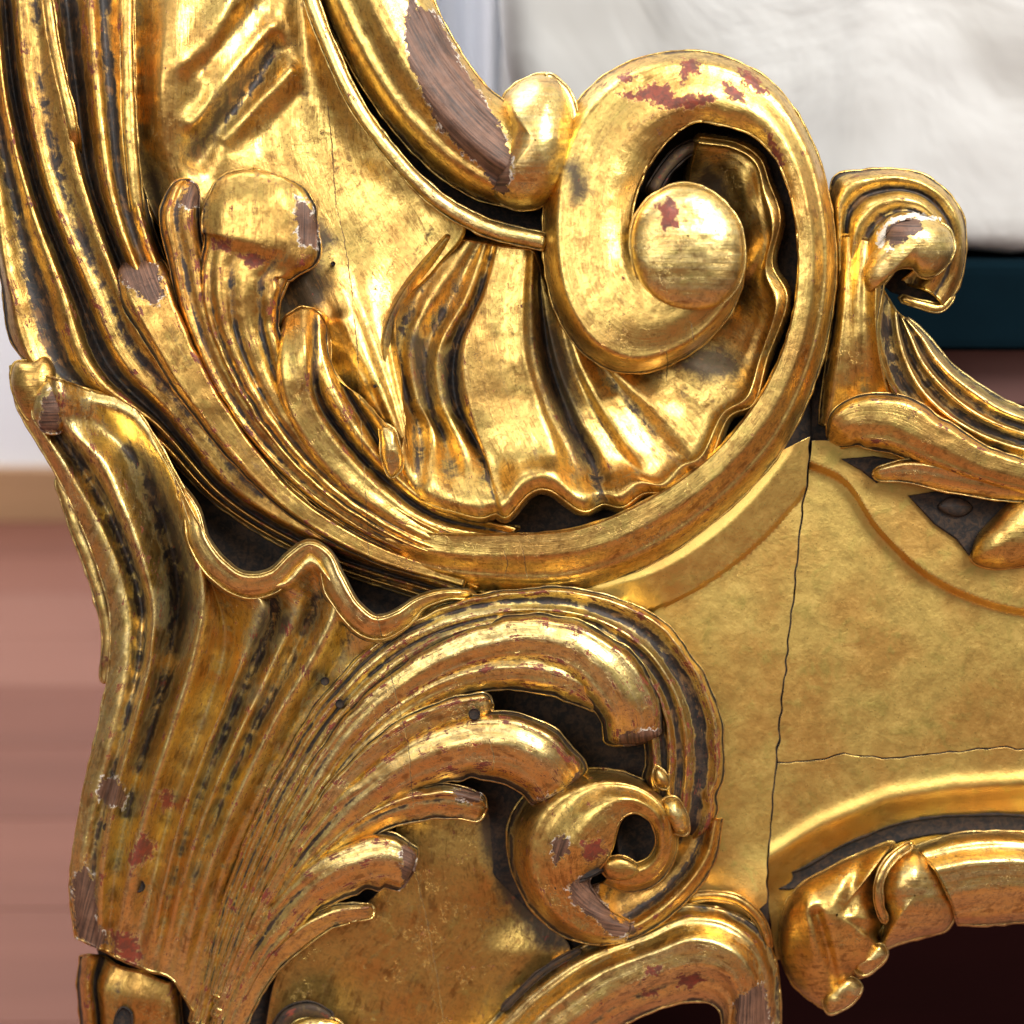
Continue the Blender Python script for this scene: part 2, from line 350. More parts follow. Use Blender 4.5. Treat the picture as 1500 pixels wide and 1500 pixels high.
    vadd = m.n('ShaderNodeVectorMath', operation='MULTIPLY_ADD'); m.l(wn.outputs[1], vadd.inputs[0]); vadd.inputs[1].default_value = (1.6, 1.6, 1.6); m.l(m.map(P, (.26, .26, .10)), vadd.inputs[2])
    m.l(vadd.outputs[0], vo.inputs['Vector']); vo.inputs['Scale'].default_value = 1.0
    ck = m.math('MULTIPLY', m.ramp(vo.outputs['Distance'], .012, .03, 1, 0), m.ramp(m.noise(P, .045, 3, .6), .55, .63, 0, crk))
    ck = m.math('MULTIPLY', ck, m.ramp(chip, .42, .52))
    cl = m.math('ABSOLUTE', m.math('ADD', m.attr('crk'), m.math('MULTIPLY', m.math('SUBTRACT', chip, .5), 7.)))
    cl = m.math('MULTIPLY', m.ramp(cl, .35, 1.0, 1, 0), m.ramp(mid, .40, .50, .25, 1))
    cl = m.math('MULTIPLY', cl, m.math('GREATER_THAN', m.math('ABSOLUTE', m.attr('crk')), .0001))
    ck = m.math('MAXIMUM', ck, cl)
    c = m.mix(m.math('MULTIPLY', ck, .85), c, (.05, .02, .012))
    # specks
    sk = m.ramp(m.noise(P, 1.1, 3, .7), .64, .70, 0, .8); c = m.mix(sk, c, (.05, .03, .02))
    m.put(m.b.inputs['Base Color'], c)
    nonm = m.math('MAXIMUM', m.math('MAXIMUM', wd, rim), m.math('MAXIMUM', m.math('MULTIPLY', bl, .85), m.math('MAXIMUM', m.math('MULTIPLY', pat, .80), m.math('MULTIPLY', ck, .9))))
    m.put(m.b.inputs['Metallic'], m.math('MULTIPLY', m.math('SUBTRACT', 1., nonm), met))
    r = m.math('ADD', rgh, m.math('MULTIPLY', m.math('SUBTRACT', m.math('ADD', m.math('MULTIPLY', mot, .5), m.math('MULTIPLY', st, .5)), .5), .55))
    r = m.math('ADD', r, m.math('MULTIPLY', m.math('MAXIMUM', m.math('MULTIPLY', pat, .55), nonm), .22))
    m.put(m.b.inputs['Roughness'], m.math('MINIMUM', m.math('MAXIMUM', r, .16), .9))
    bh = m.math('ADD', m.math('ADD', m.math('MULTIPLY', mid, .5), m.math('MULTIPLY', fine, .22)), m.math('ADD', m.math('MULTIPLY', st2, .16), m.math('MULTIPLY', st, .35*streak)))
    bh = m.math('SUBTRACT', bh, m.math('ADD', m.math('MULTIPLY', wd, .8), m.math('ADD', m.math('MULTIPLY', bl, .16), m.math('MULTIPLY', ck, .28))))
    bh = m.math('ADD', bh, m.math('MULTIPLY', m.math('MULTIPLY', grain, wd), .8))
    bp = m.n('ShaderNodeBump'); m.l(bh, bp.inputs['Height']); bp.inputs['Distance'].default_value = .0010; bp.inputs['Strength'].default_value = .55
    m.l(bp.outputs[0], m.b.inputs['Normal'])
    return m.m
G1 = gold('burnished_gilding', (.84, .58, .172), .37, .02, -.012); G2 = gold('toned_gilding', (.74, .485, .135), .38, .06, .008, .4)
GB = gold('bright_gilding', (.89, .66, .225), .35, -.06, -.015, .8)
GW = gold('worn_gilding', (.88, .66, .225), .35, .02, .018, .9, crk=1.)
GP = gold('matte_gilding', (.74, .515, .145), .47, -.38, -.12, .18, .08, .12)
GD = gold('darkened_ground', (.30, .19, .08), .50, .75, 0, .1)
GK = gold('hollow_patina_shade', (.035, .034, .034), .8, 1.5, -.2, 0)  # near-black patina of the ground, with the shade of hollows put in
def plain(name, col, rough=.5, nsc=20, amt=.15, bump=0, met=0, stretch=(1, 1, 1), spec=.5):
    m = N(name); m.b.inputs['Specular IOR Level'].default_value = spec; pos = m.n('ShaderNodeNewGeometry').outputs['Position']; v = m.noise(m.map(pos, stretch), nsc, 5, .6)
    c = m.mix(v, tuple(x*(1-amt) for x in col), tuple(min(1, x*(1+amt)) for x in col)); m.put(m.b.inputs['Base Color'], c)
    m.b.inputs['Roughness'].default_value = rough; m.b.inputs['Metallic'].default_value = met
    if bump:
        bp = m.n('ShaderNodeBump'); m.l(v, bp.inputs['Height']); bp.inputs['Distance'].default_value = bump; m.l(bp.outputs[0], m.b.inputs['Normal'])
    return m.m
# ------------------------------------------------------------------ patches of loss, and dark tone laid in hollows and valleys
LOSS_DARK += [
 ('wood', 'rolled_tip', [(62,590),(78,566),(90,600),(86,634),(56,630)]),
 ('wood', 'stem', [(600,-20),(612,10),(640,20),(668,80),(700,130),(722,165),(742,205),(752,240),(742,285),(728,283),(705,245),(668,215),(640,180),(620,140),(602,100),(592,60)]),
 ('wood', 'mushroom', [(434,288),(450,296),(466,330),(466,362),(440,360),(434,325)]),
 ('wood', 'curled', [(277,268),(292,264),(296,300),(282,306),(262,300)]),
 ('wood', 'folded', [(166,378),(190,372),(232,388),(238,430),(228,450),(196,425),(176,410)]),
 ('wood', 'acanthus_lobe', [(908,1074),(972,1066),(964,1088),(930,1098),(904,1092)]),
 ('wood', 'acanthus_lobe', [(762,1178),(790,1172),(826,1156),(846,1130),(862,1150),(840,1210),(790,1215)]),
 ('wood', 'acanthus_lobe', [(660,1160),(690,1154),(706,1164),(700,1176),(672,1170)]),
 ('wood', 'acanthus_lobe', [(588,1240),(596,1236),(614,1262),(606,1306),(588,1300)]),
 ('wood', 'scroll_b', [(838,1290),(864,1282),(878,1308),(900,1345),(930,1355),(934,1368),(900,1375),(868,1345),(836,1318),(832,1300)]),
 ('wood', 'crest', [(1290,334),(1318,318),(1348,318),(1352,334),(1334,346),(1314,362),(1296,352)]),
 ('wood', 'outer_flute', [(148,1142),(170,1140),(184,1165),(176,1182),(156,1180),(144,1168)]),
 ('wood', 'stem_flutes', [(148,1140),(172,1140),(186,1165),(178,1184),(156,1180),(144,1168)]),
 ('bole', 'stem_flutes', [(186,1262),(206,1215),(230,1240),(215,1262),(190,1275)]),
 ('wood', 'stem_flutes', [(104,1290),(124,1265),(140,1290),(142,1350),(160,1380),(140,1392),(112,1372)]),
 ('bole', 'stem_flutes', [(160,1362),(200,1370),(208,1400),(200,1418),(168,1395)]),
 ('bole', 'stem_flutes', [(234,1160),(246,1152),(256,1180),(238,1190)]),
 ('bole', 'great_scroll', [(902,136),(930,134),(958,120),(982,128),(990,142),(1010,142),(1040,138),(1048,148),(1010,160),(980,162),(950,148),(925,146)]),
 ('bole', 'great_scroll', [(905,112),(922,104),(930,112),(916,122)]),
 ('bole', 'great_scroll', [(1060,120),(1082,128),(1094,150),(1076,150),(1062,138)]),
 ('bole', 'great_scroll', [(1120,190),(1134,200),(1150,240),(1142,250),(1128,220)]),
 ('dark', 'great_scroll', [(820,240),(850,230),(866,280),(840,300)]),
 ('bole', 'great_scroll', [(1000,88),(1020,86),(1024,104),(1006,110),(1002,132),(996,110)]),
 ('bole', 'great_scroll', [(1078,100),(1100,102),(1116,124),(1128,138),(1112,138),(1092,124)]),
 ('bole', 'scroll_eye', [(960,300),(984,288),(996,306),(994,332),(972,336)]),
 ('bole', 'lower_rail', [(942,1418),(972,1414),(964,1428),(946,1430)]),
 ('bole', 'lower_rail', [(992,1430),(1022,1424),(1034,1436),(1010,1450),(994,1446)]),
 ('bole', 'lower_rail', [(942,1450),(966,1448),(960,1462),(944,1462)]),
 ('wood', 'lower_rail', [(1075,1462),(1120,1440),(1130,1500),(1080,1530)]),
 ('bole', 'mushroom', [(308,350),(340,352),(336,366),(312,364)]),
 ('bole', 'mushroom', [(346,372),(372,368),(392,384),(370,392)]),
 ('bole', 'scroll_bulb', [(850,1235),(880,1228),(890,1250),(860,1265)]),
 ('wood', 'scroll_bulb', [(806,1232),(830,1222),(834,1245),(812,1270)]),
 ('gesso', 'crest', [(1283,345),(1300,322),(1340,310),(1378,320),(1368,324),(1330,318),(1298,332),(1294,360),(1310,366),(1296,368),(1284,358)]),
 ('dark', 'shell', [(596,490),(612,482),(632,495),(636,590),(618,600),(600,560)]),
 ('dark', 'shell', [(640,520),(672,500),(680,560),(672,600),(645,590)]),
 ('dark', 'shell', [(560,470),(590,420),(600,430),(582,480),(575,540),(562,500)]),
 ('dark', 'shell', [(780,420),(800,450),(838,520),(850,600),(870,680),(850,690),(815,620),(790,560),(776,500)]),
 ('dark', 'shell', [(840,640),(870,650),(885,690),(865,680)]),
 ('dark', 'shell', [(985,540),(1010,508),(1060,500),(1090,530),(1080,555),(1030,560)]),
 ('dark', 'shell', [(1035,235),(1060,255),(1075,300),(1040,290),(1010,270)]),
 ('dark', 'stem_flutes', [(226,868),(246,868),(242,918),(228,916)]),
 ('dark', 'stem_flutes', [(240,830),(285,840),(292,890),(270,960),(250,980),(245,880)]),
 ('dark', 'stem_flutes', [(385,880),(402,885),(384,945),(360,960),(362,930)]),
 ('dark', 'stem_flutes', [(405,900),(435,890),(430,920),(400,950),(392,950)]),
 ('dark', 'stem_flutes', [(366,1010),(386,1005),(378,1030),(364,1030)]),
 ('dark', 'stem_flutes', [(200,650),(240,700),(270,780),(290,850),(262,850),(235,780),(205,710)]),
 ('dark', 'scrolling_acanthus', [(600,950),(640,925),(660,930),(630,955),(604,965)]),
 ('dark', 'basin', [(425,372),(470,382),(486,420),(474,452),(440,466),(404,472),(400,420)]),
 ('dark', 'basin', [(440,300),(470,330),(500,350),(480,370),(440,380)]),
 ('dark', 'basin', [(540,620),(560,618),(575,650),(556,660)]),  # shade of the hole painted into the basin colour
 ('dark', 'backing_board', [(690,1160),(730,1160),(800,1330),(850,1400),(790,1390),(735,1320),(705,1250)]),  # shade of the recess painted on where the ground drops
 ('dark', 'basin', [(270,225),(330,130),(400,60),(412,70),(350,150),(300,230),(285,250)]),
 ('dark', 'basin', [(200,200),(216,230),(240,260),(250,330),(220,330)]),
]
# ------------------------------------------------------------------ body behind the carving
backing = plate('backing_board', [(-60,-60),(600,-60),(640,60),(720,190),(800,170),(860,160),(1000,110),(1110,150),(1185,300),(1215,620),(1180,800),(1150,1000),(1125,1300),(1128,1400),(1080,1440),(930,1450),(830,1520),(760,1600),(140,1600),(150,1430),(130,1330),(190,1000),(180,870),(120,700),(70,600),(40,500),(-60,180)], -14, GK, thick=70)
# flat ground of the lower half: real boards with open joints between them
def jag(pts, amp=2.0, st=14, o=0):
    Q = spl(np.array(pts, float), step=st); n = vnoise(Q[:, 0], Q[:, 1], 11, 9+o)*2*amp; n[0] = n[-1] = 0
    tx, ty = np.gradient(Q[:, 0]), np.gradient(Q[:, 1]); L = np.hypot(tx, ty); return [(a-b*k/c2, b2+a2*k/c2) for a, b2, a2, b, c2, k in zip(Q[:, 0], Q[:, 1], tx, ty, L, n)]
crack = jag([(1188,640),(1186,660),(1184,690),(1172,770),(1165,850),(1156,930),(1148,1000),(1138,1110)], 2.2)
crack2 = jag([(1138,1110),(1130,1200),(1124,1290),(1127,1350),(1137,1420),(1140,1520)], 1.6, o=1)
hcrack = jag([(1138,1117),(1200,1113),(1235,1105),(1290,1110),(1380,1103),(1460,1096),(1560,1100)], 2.2, o=2)
sh = lambda P, dx, dy: [(a+dx, b+dy) for a, b in P]
def board(name, left_edge, right_edge, hf, mat, flags=None, n=60, cols=40, top=None, bottom=None, **kw):
    """board between two upright edges given top to bottom"""
    a = spl(np.array(left_edge, float), n=n); b = spl(np.array(right_edge, float), n=n); t = np.linspace(0, 1, cols)[None]
    X = a[:, :1]*(1-t)+b[:, :1]*t; Y = a[:, 1:]*(1-t)+b[:, 1:]*t
    v = np.linspace(0, 1, n)[:, None]; hx = np.array(hcrack)
    if bottom is not None: Y = Y+(np.interp(X[-1], hx[:, 0], hx[:, 1])+bottom+1.2*vnoise(X[-1], X[-1]*0, 17, 6)-Y[-1])[None]*v**5
    if top is not None: Y = Y+(np.interp(X[0], hx[:, 0], hx[:, 1])+top-Y[0])[None]*(1-v)**5
    return grid(name, X, Y, hf(X, Y), mat, edge=1.2, base=-12, rough=.35, dsc=.4, ecav=1.4, **kw)
# distance helper for the raised band that follows the great scroll
outerC = spl(np.array([(880,862),(960,838),(1040,790),(1110,725),(1165,650),(1200,560)], float), step=6)
def dist_to(X, Y, Q):
    d = np.full(X.shape, 1e9)
    for i in range(len(Q)-1): d = np.minimum(d, seg_sd(X, Y, Q[i], Q[i+1]))
    return d
def ss(x, a, b): t = np.clip((x-a)/(b-a), 0, 1); return t*t*(3-2*t)
def left_h(X, Y):
    d = dist_to(X, Y, outerC)
    return 4 + 20*(1-ss(d, 47, 52)) + .3*np.maximum(0, 46-d)*(d < 46) + 0 + 14*ss(Y, 1230, 1330)*ss(X, 1040, 1110)
board('panel_board', [(700,880),(800,960),(930,1050),(1010,1200),(990,1340),(1010,1420)], sh(crack, -1.6, 0)+sh(crack2[1:16], -1.6, 0), left_h, GP, n=220, cols=150)
def right_h(X, Y):
    e = spl(np.array([(1185,680),(1230,700),(1290,780),(1370,850),(1450,885),(1560,905)], float), step=8)
    ye = np.interp(X, e[:, 0], e[:, 1]); d = (ye-Y)
    cove = ss(Y-np.interp(X, [1120,1200,1300,1400,1500,1560], [1265,1215,1172,1155,1150,1150]), -18, 62)
    return 4 + 20*ss(d, -7, 5) - 24*cove + 9*np.exp(-((Y-np.interp(X, [1120,1200,1300,1400,1500,1560], [1262,1212,1172,1156,1150,1150]))/16.)**2)
xr = 1560
board('panel_board', [(1190,646)]+sh(crack[2:], 1.8, 0)[:-1]+[(1140,1110)], [(xr,640),(xr,800),(xr,950),(xr,1097)], right_h, GP, n=170, cols=150, bottom=-1.8)
board('panel_board', [(1140,1121)]+sh(crack2[2:], 1.8, 0)[:-8], [(xr,1104),(xr,1150),(xr,1220),(xr,1262)], right_h, GP, n=60, cols=150, top=1.4)
board('backing_board', [(690,1180),(600,1180),(560,1300),(420,1400),(380,1560)], [(722,1180),(745,1260),(785,1340),(835,1392),(800,1450),(740,1560)], lambda X, Y: 8-16*ss(X, 690, 760)*ss(1400-Y, 0, 60)+6*vnoise(X, Y, 60, 3), G2, n=70, cols=60, dirt=-.05)
# ------------------------------------------------------------------ hollow basin above the shell
def gs_(X, Y, a, b2, w): return np.exp(-(seg_sd(X, Y, a, b2)/w)**2)
def basin_add(X, Y):
    return (12*gs_(X, Y, (395,40), (285,180), 15)-14*gs_(X, Y, (405,75), (290,235), 17)+9*gs_(X, Y, (425,105), (330,200), 13)-5*gs_(X, Y, (440,140), (380,200), 14)
      +8*gs_(X, Y, (350,-10), (270,90), 20)-6*gs_(X, Y, (370,10), (300,100), 12)-26*gs_(X, Y, (548,628), (572,652), 12)+10*gs_(X, Y, (500,470), (535,560), 12))
basin = loft('basin', [
 [(196,-20,64),(200,150,60),(206,260,40),(250,360,22),(330,470,20),(450,600,16),(590,720,20)],
 [(255,-20,92),(240,120,104),(255,240,74),(310,340,48),(420,450,40),(500,570,40),(600,715,30)],
 [(330,-20,80),(300,110,84),(310,230,52),(370,320,34),(460,430,52),(535,560,66),(600,690,64)],
 [(400,-20,36),(400,110,34),(400,220,24),(440,320,24),(500,430,62),(552,560,80),(598,670,76)],
 [(440,-20,30),(450,110,20),(480,220,14),(510,320,22),(530,430,52),(565,540,66),(594,640,74)],
 [(452,-20,52),(500,120,44),(570,230,36),(610,310,28),(585,400,36),(572,490,52),(590,590,66)],
 [(458,-20,66),(520,140,64),(600,250,62),(680,325,58),(640,390,40),(580,460,56),(588,560,66)]],
 'rrrrrrs', G1, dsc=.6, dirt=-.02, base=-30, add=basin_add)
ribbon('basin_lip', [(444,-30,84,10),(478,60,84,10),(520,150,84,10),(580,232,84,10),(645,296,84,11),(715,334,84,12),(797,354,82,12)], convex(.9), GB, base=10, dirt=-.1)
# ------------------------------------------------------------------ bundle of stems at the left
dz = [1, 1, 1, 1, .95, .85, .75, .7, .62]
def rail(pts, h): return [(x, y, h*k) for (x, y), k in zip(pts, dz)]
B = [([(-70,-20),(-52,150),(-22,290),(2,410),(30,520),(170,650),(280,755),(420,845),(630,886)], 14, 's'),
 ([(-45,-20),(-30,150),(-3,300),(17,425),(60,545),(190,648),(290,752),(428,835),(640,882)], 52, 'r'),
 ([(-26,-20),(-8,150),(25,310),(55,430),(98,545),(210,638),(305,745),(442,825),(650,879)], 34, 'r'),
 ([(-8,-20),(8,150),(45,300),(88,420),(130,540),(225,630),(318,735),(455,815),(660,876)], 66, 'r'),
 ([(5,-20),(22,140),(62,300),(112,425),(158,533),(240,620),(332,725),(470,806),(670,872)], 32, 'r'),
 ([(25,-20),(42,140),(80,295),(132,420),(176,520),(255,608),(345,715),(485,797),(680,868)], 74, 'r'),
 ([(50,-20),(62,140),(96,290),(148,415),(192,510),(270,598),(360,705),(500,788),(690,864)], 70, 'r'),
 ([(72,-20),(92,130),(118,260),(165,400),(210,495),(285,585),(375,692),(515,779),(700,860)], 84, 'r'),
 ([(97,-20),(113,130),(134,270),(178,390),(222,485),(300,575),(388,682),(528,770),(708,856)], 50, 'r'),
 ([(130,-20),(141,130),(162,280),(192,375),(240,476),(312,565),(400,672),(540,762),(716,852)], 96, 'r'),
 ([(152,-20),(162,130),(178,275),(205,370),(250,468),(325,555),(412,662),(552,754),(724,850)], 78, 'r'),
 ([(182,-20),(184,130),(193,250),(216,355),(264,460),(338,548),(425,655),(565,747),(734,846)], 92, 'r'),
 ([(204,-20),(202,130),(206,245),(228,345),(278,455),(350,540),(437,647),(577,740),(744,842)], 34, 's')]
e0 = [(205,632),(314,736),(446,816),(618,878)]; e4 = B[4][0][5:]
for k_ in range(4):
    u_ = k_/4.
    for s_ in range(4): B[k_][0][5+s_] = (e0[s_][0]*(1-u_)+B[4][0][5+s_][0]*u_, e0[s_][1]*(1-u_)+B[4][0][5+s_][1]*u_)
loft('stem_bundle', [rail(p, h) for p, h, f in B], ''.join(f for p, h, f in B), G2, dsc=1.0, dirt=.10, base=-30)
# small ribs lying on the stems
for c in ([(66,-20,96,7),(84,90,98,7),(103,170,98,7),(116,232,92,6)], [(186,-30,88,9),(186,90,98,9),(192,220,100,10),(205,345,86,9)]):
    ribbon('stem_rib', c, convex(.8), G1, tip=(30, 50), drop=(14, 40), base=10)
# ------------------------------------------------------------------ leaves curling off the bundle
cr3 = prof([(-1,-.6,'s'),(-.55,.0),(-.1,-.35,'s'),(.45,.1),(1,-.6,'s')])
cr2 = prof([(-1,-.7,'s'),(-.35,.0),(.25,-.22,'r'),(.62,.02),(1,-.7,'s')])
ribbon('folded_leaf', [(197,374,84,33),(210,414,108,40),(235,470,114,35),(276,548,110,28),(338,640,98,22),(425,735,86,16),(540,806,72,13),(680,852,60,9)], prof([(-1,-.7,'s'),(-.7,-.1),(.35,-.0,'r'),(.6,.05),(1,-.8,'s')]), G2, tip=(26, 0), drop=(34, 0), base=0, dirt=.04)
ribbon('curled_leaf', [(276,264,106,18),(264,305,118,27),(272,370,114,26),(288,450,110,24),(318,535,104,20),(375,628,94,18),(455,712,84,15),(565,786,70,12),(700,838,60,9)], cr2, G2, tip=(18, 0), drop=(16, 0), base=0)
flat = prof([(-1,-.18,'s'),(-.8,-.03),(-.2,.05),(.5,.02),(1,-.2,'s')])
ribbon('mushroom_leaf', [(372,248,116,22,22),(371,264,124,60,50),(370,292,132,86,66),(369,330,134,98,70),(366,358,132,101,68),(361,373,124,80,64),(354,392,122,68,60),(352,430,122,58,56),(357,480,116,52,50),(380,548,112,42,40),(424,626,106,36,34),(498,708,96,28,27),(600,776,84,22,22),(735,826,70,15,15)], (flat, prof([(-1,-.35,'s'),(-.78,.0),(-.5,-.22,'s'),(-.1,.04),(.25,-.14,'s'),(.5,.06),(.76,-.2,'s'),(.9,-.06),(1,-.5,'s')]), .12, .34), G2, base=0, dirt=.0, step=3, tip=(10, 0), drop=(10, 0), rough=1.5)
ribbon('leaf_lip', [(436,392,104,8),(418,400,112,10),(402,428,112,11),(390,478,106,11),(388,540,100,10),(402,600,92,9),(436,660,84,7)], convex(.8), G2, tip=(6, 20), drop=(4, 18), base=10)
bud = loft('budding_leaf', [
 [(412,478,70),(396,530,66),(404,590,66),(440,660,62),(500,728,56),(590,785,48),(720,812,34)],
 [(420,462,96),(414,525,128),(424,590,128),(458,655,120),(518,718,104),(602,772,84),(730,800,56)],
 [(440,450,96),(444,515,134),(452,580,128),(482,640,116),(536,702,98),(612,760,80),(740,790,50)],
 [(456,452,88),(458,512,112),(464,575,92),(498,632,78),(552,692,66),(622,748,58),(748,782,40)],
 [(468,460,78),(470,510,96),(486,570,112),(518,628,108),(566,686,92),(628,738,74),(755,776,44)],
 [(478,478,60),(482,520,70),(506,568,80),(540,622,74),(576,680,70),(630,728,58),(760,772,36)],
 [(484,500,54),(488,546,82),(524,580,98),(560,620,104),(588,668,100),(584,712,74),(700,764,36)]],
 'srrsrsr', G1, base=0, dirt=-.02)
dome('broken_tip', [(560,622),(576,628),(584,650),(590,672),(586,690),(574,700),(562,680),(558,650)], 96, 112, GW, peak=(572,660), base=30, rough=2)
# ------------------------------------------------------------------ great C-scroll
OUT = [(410,722,10),(500,792,22),(600,842,26),(720,868,30),(840,866,34),(950,828,36),(1060,752,36),(1150,652,38),(1203,530,40),(1223,420,44),(1218,310,50),(1188,205,58),(1130,120,66),
 (1060,83,70),(1000,75,72),(930,88,70),(876,118,68),(832,172,66),(806,235,64),(797,300,62),(797,370,62),(806,430,62),(826,480,62),(860,522,62),(905,544,62),(950,543,62),(1000,524,62),(1045,490,64),(1076,448,68),(1089,400,74),(1080,345,86)]
INN = [(440,706,30),(540,765,62),(630,782,82),(740,783,94),(848,774,100),(950,732,102),(1046,664,102),(1118,574,104),(1156,486,108),(1170,400,110),(1164,312,112),(1142,240,112),(1104,198,110),
 (1064,184,112),(1024,178,112),(988,196,112),(962,224,112),(940,262,112),(928,298,114),(924,330,118),(926,362,126),(934,388,138),(946,408,146),(962,420,152),(978,424,156),(994,420,160),(1006,412,162),(1016,402,164),(1022,392,164),(1026,380,164),(1028,366,164)]
M1 = []; M2 = []
for k, (o_, i_) in enumerate(zip(OUT, INN)):
    u = min(1, max(0, (k-8)/5.)); lh = lambda a, c: a*(1-u)+c*u
    hm1 = lh(o_[2]+(i_[2]-o_[2])*.80, [0]*0 or 0) if False else None
    f1, f2 = .30-.10*u, .66-.02*u
    top = max(i_[2], 0)
    h1 = (o_[2]+(top-o_[2])*.72)*(1-u)+(top+4)*u if k < 20 else top*.35+88
    h2 = (o_[2]+(top-o_[2])*1.02)*(1-u)+(top+16)*u if k < 20 else top*.62+56
    M1.append((o_[0]+(i_[0]-o_[0])*f1, o_[1]+(i_[1]-o_[1])*f1, h1)); M2.append((o_[0]+(i_[0]-o_[0])*f2, o_[1]+(i_[1]-o_[1])*f2, h2))
def sm(L):
    H = np.array([q[2] for q in L]); H2 = H.copy(); H2[1:-1] = (H[:-2]+2*H[1:-1]+H[2:])/4; return [(q[0], q[1], h) for q, h in zip(L, H2)]
great = loft('great_scroll', [OUT, sm(sm(M1)), sm(sm(M2)), INN], 'srrs', G1, base=-20, dirt=-.14, step=3.2, dsc=.35, rough=.8)
dome('scroll_eye', [(1000, 269), (1036, 277), (1065, 300), (1085, 331), (1091, 368), (1086, 406), (1069, 435), (1042, 453), (1004, 456), (966, 443), (941, 420), (928, 389), (924, 349), (932, 316), (958, 285)], 146, 184, GB, peak=(1008,345), power=2.6, base=100, dirt=-.15, rough=1.4, parent=great)
# ------------------------------------------------------------------ shell
SR = [
 ([(655,345),(592,425),(562,495),(572,560),(592,620),(582,690)], [46,58,66,64,66,78], 'r'),
 ([(672,350),(612,430),(586,510),(596,580),(614,640),(606,724)], [34,30,22,20,30,78], 'r'),
 ([(690,352),(640,425),(604,500),(610,580),(636,650),(630,738)], [40,44,44,42,46,90], 's'),
 ([(702,354),(664,430),(625,510),(628,590),(654,660),(662,748)], [36,26,18,18,32,92], 'r'),
 ([(712,356),(686,430),(645,510),(648,590),(682,670),(702,758)], [44,50,52,50,58,96], 's'),
 ([(722,358),(702,430),(668,510),(668,590),(706,668),(726,752)], [38,28,20,20,40,100], 'r'),
 ([(732,360),(712,430),(682,510),(692,600),(722,690),(744,756)], [48,58,66,66,72,110], 's'),
 ([(750,362),(734,440),(730,520),(736,600),(760,670),(776,722)], [52,56,60,62,84,112], 'r'),
 ([(768,364),(762,440),(764,520),(784,600),(808,665),(806,718)], [56,64,68,68,84,112], 'r'),
 ([(780,368),(778,440),(782,520),(806,600),(842,680),(852,748)], [50,54,56,54,62,104], 's'),
 ([(792,400),(794,450),(806,530),(834,610),(872,690),(884,738)], [14,8,6,12,28,88], 'r'),
 ([(800,430),(806,480),(824,550),(856,620),(898,690),(912,742)], [16,20,26,34,52,98], 's'),
 ([(820,470),(832,520),(856,580),(890,640),(925,690),(944,722)], [10,14,20,28,50,94], 'r'),
 ([(840,500),(858,545),(888,600),(925,655),(962,702),(984,720)], [20,28,40,48,64,98], 's'),
 ([(870,520),(892,555),(926,600),(962,645),(994,680),(1010,694)], [12,18,26,38,60,96], 'r'),
 ([(900,540),(926,565),(962,595),(998,632),(1026,664),(1036,680)], [24,34,46,56,74,104], 's'),
 ([(940,535),(966,555),(1000,578),(1034,596),(1056,606),(1066,612)], [14,22,36,52,74,98], 'r'),
 ([(975,515),(1004,530),(1036,548),(1068,566),(1092,580),(1104,590)], [26,36,48,62,84,104], 's'),
 ([(1010,495),(1034,505),(1062,515),(1088,524),(1110,528),(1122,528)], [10,16,28,44,66,92], 'r'),
 ([(1040,470),(1062,472),(1086,472),(1110,464),(1134,450),(1152,440)], [22,30,42,56,80,106], 's'),
 ([(1060,430),(1076,430),(1092,424),(1108,412),(1120,398),(1130,386)], [12,20,36,52,70,92], 'r'),
 ([(1074,400),(1086,394),(1100,380),(1116,360),(1130,338),(1142,320)], [30,44,56,66,80,102], 's'),
 ([(1080,350),(1088,340),(1098,322),(1108,302),(1118,284),(1126,268)], [20,34,48,58,70,92], 'r'),
 ([(1070,310),(1076,290),(1086,268),(1096,252),(1106,240),(1112,232)], [26,44,62,70,78,92], 's'),
 ([(1045,285),(1050,264),(1058,244),(1066,228),(1072,218),(1078,210)], [16,26,46,58,70,86], 'r'),
 ([(1010,276),(1010,256),(1014,236),(1018,220),(1022,210),(1026,202)], [18,36,56,70,80,88], 's')]
for k_, (q_, hs_, f_) in enumerate(SR):
    ex_, ey_ = q_[5][0]-q_[4][0], q_[5][1]-q_[4][1]; L_ = math.hypot(ex_, ey_); u_ = max(.4, 1-13/L_)
    q_.insert(5, (q_[4][0]+ex_*u_, q_[4][1]+ey_*u_)); hs_.insert(5, hs_[5]+4); hs_[6] -= 6
    if f_ == 'r' and 0 < k_ < len(SR)-1:
        for s_ in range(4): hs_[s_] += .22*((SR[k_-1][1][s_]+SR[k_+1][1][s_])/2-hs_[s_])
shell = loft('shell', [[(x, y, h) for (x, y), h in zip(p, hs)] for p, hs, f in SR], 'r'*len(SR), G1, n=130, base=-10, dirt=.03, step=3.0, dsc=1.1, flare=9, cr=1.0)
# near-black strip painting in the shade where the shell stands clear
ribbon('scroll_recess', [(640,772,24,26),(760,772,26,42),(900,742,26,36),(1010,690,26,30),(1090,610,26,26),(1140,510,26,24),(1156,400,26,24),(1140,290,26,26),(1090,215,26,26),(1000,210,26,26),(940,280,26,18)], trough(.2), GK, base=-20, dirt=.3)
ribbon('shell_curl', [(952,286,60,10),(972,252,66,9),(1000,222,70,10),(1026,210,66,8)], convex(.9), GD, base=10, tip=(14, 10), drop=(10, 8))
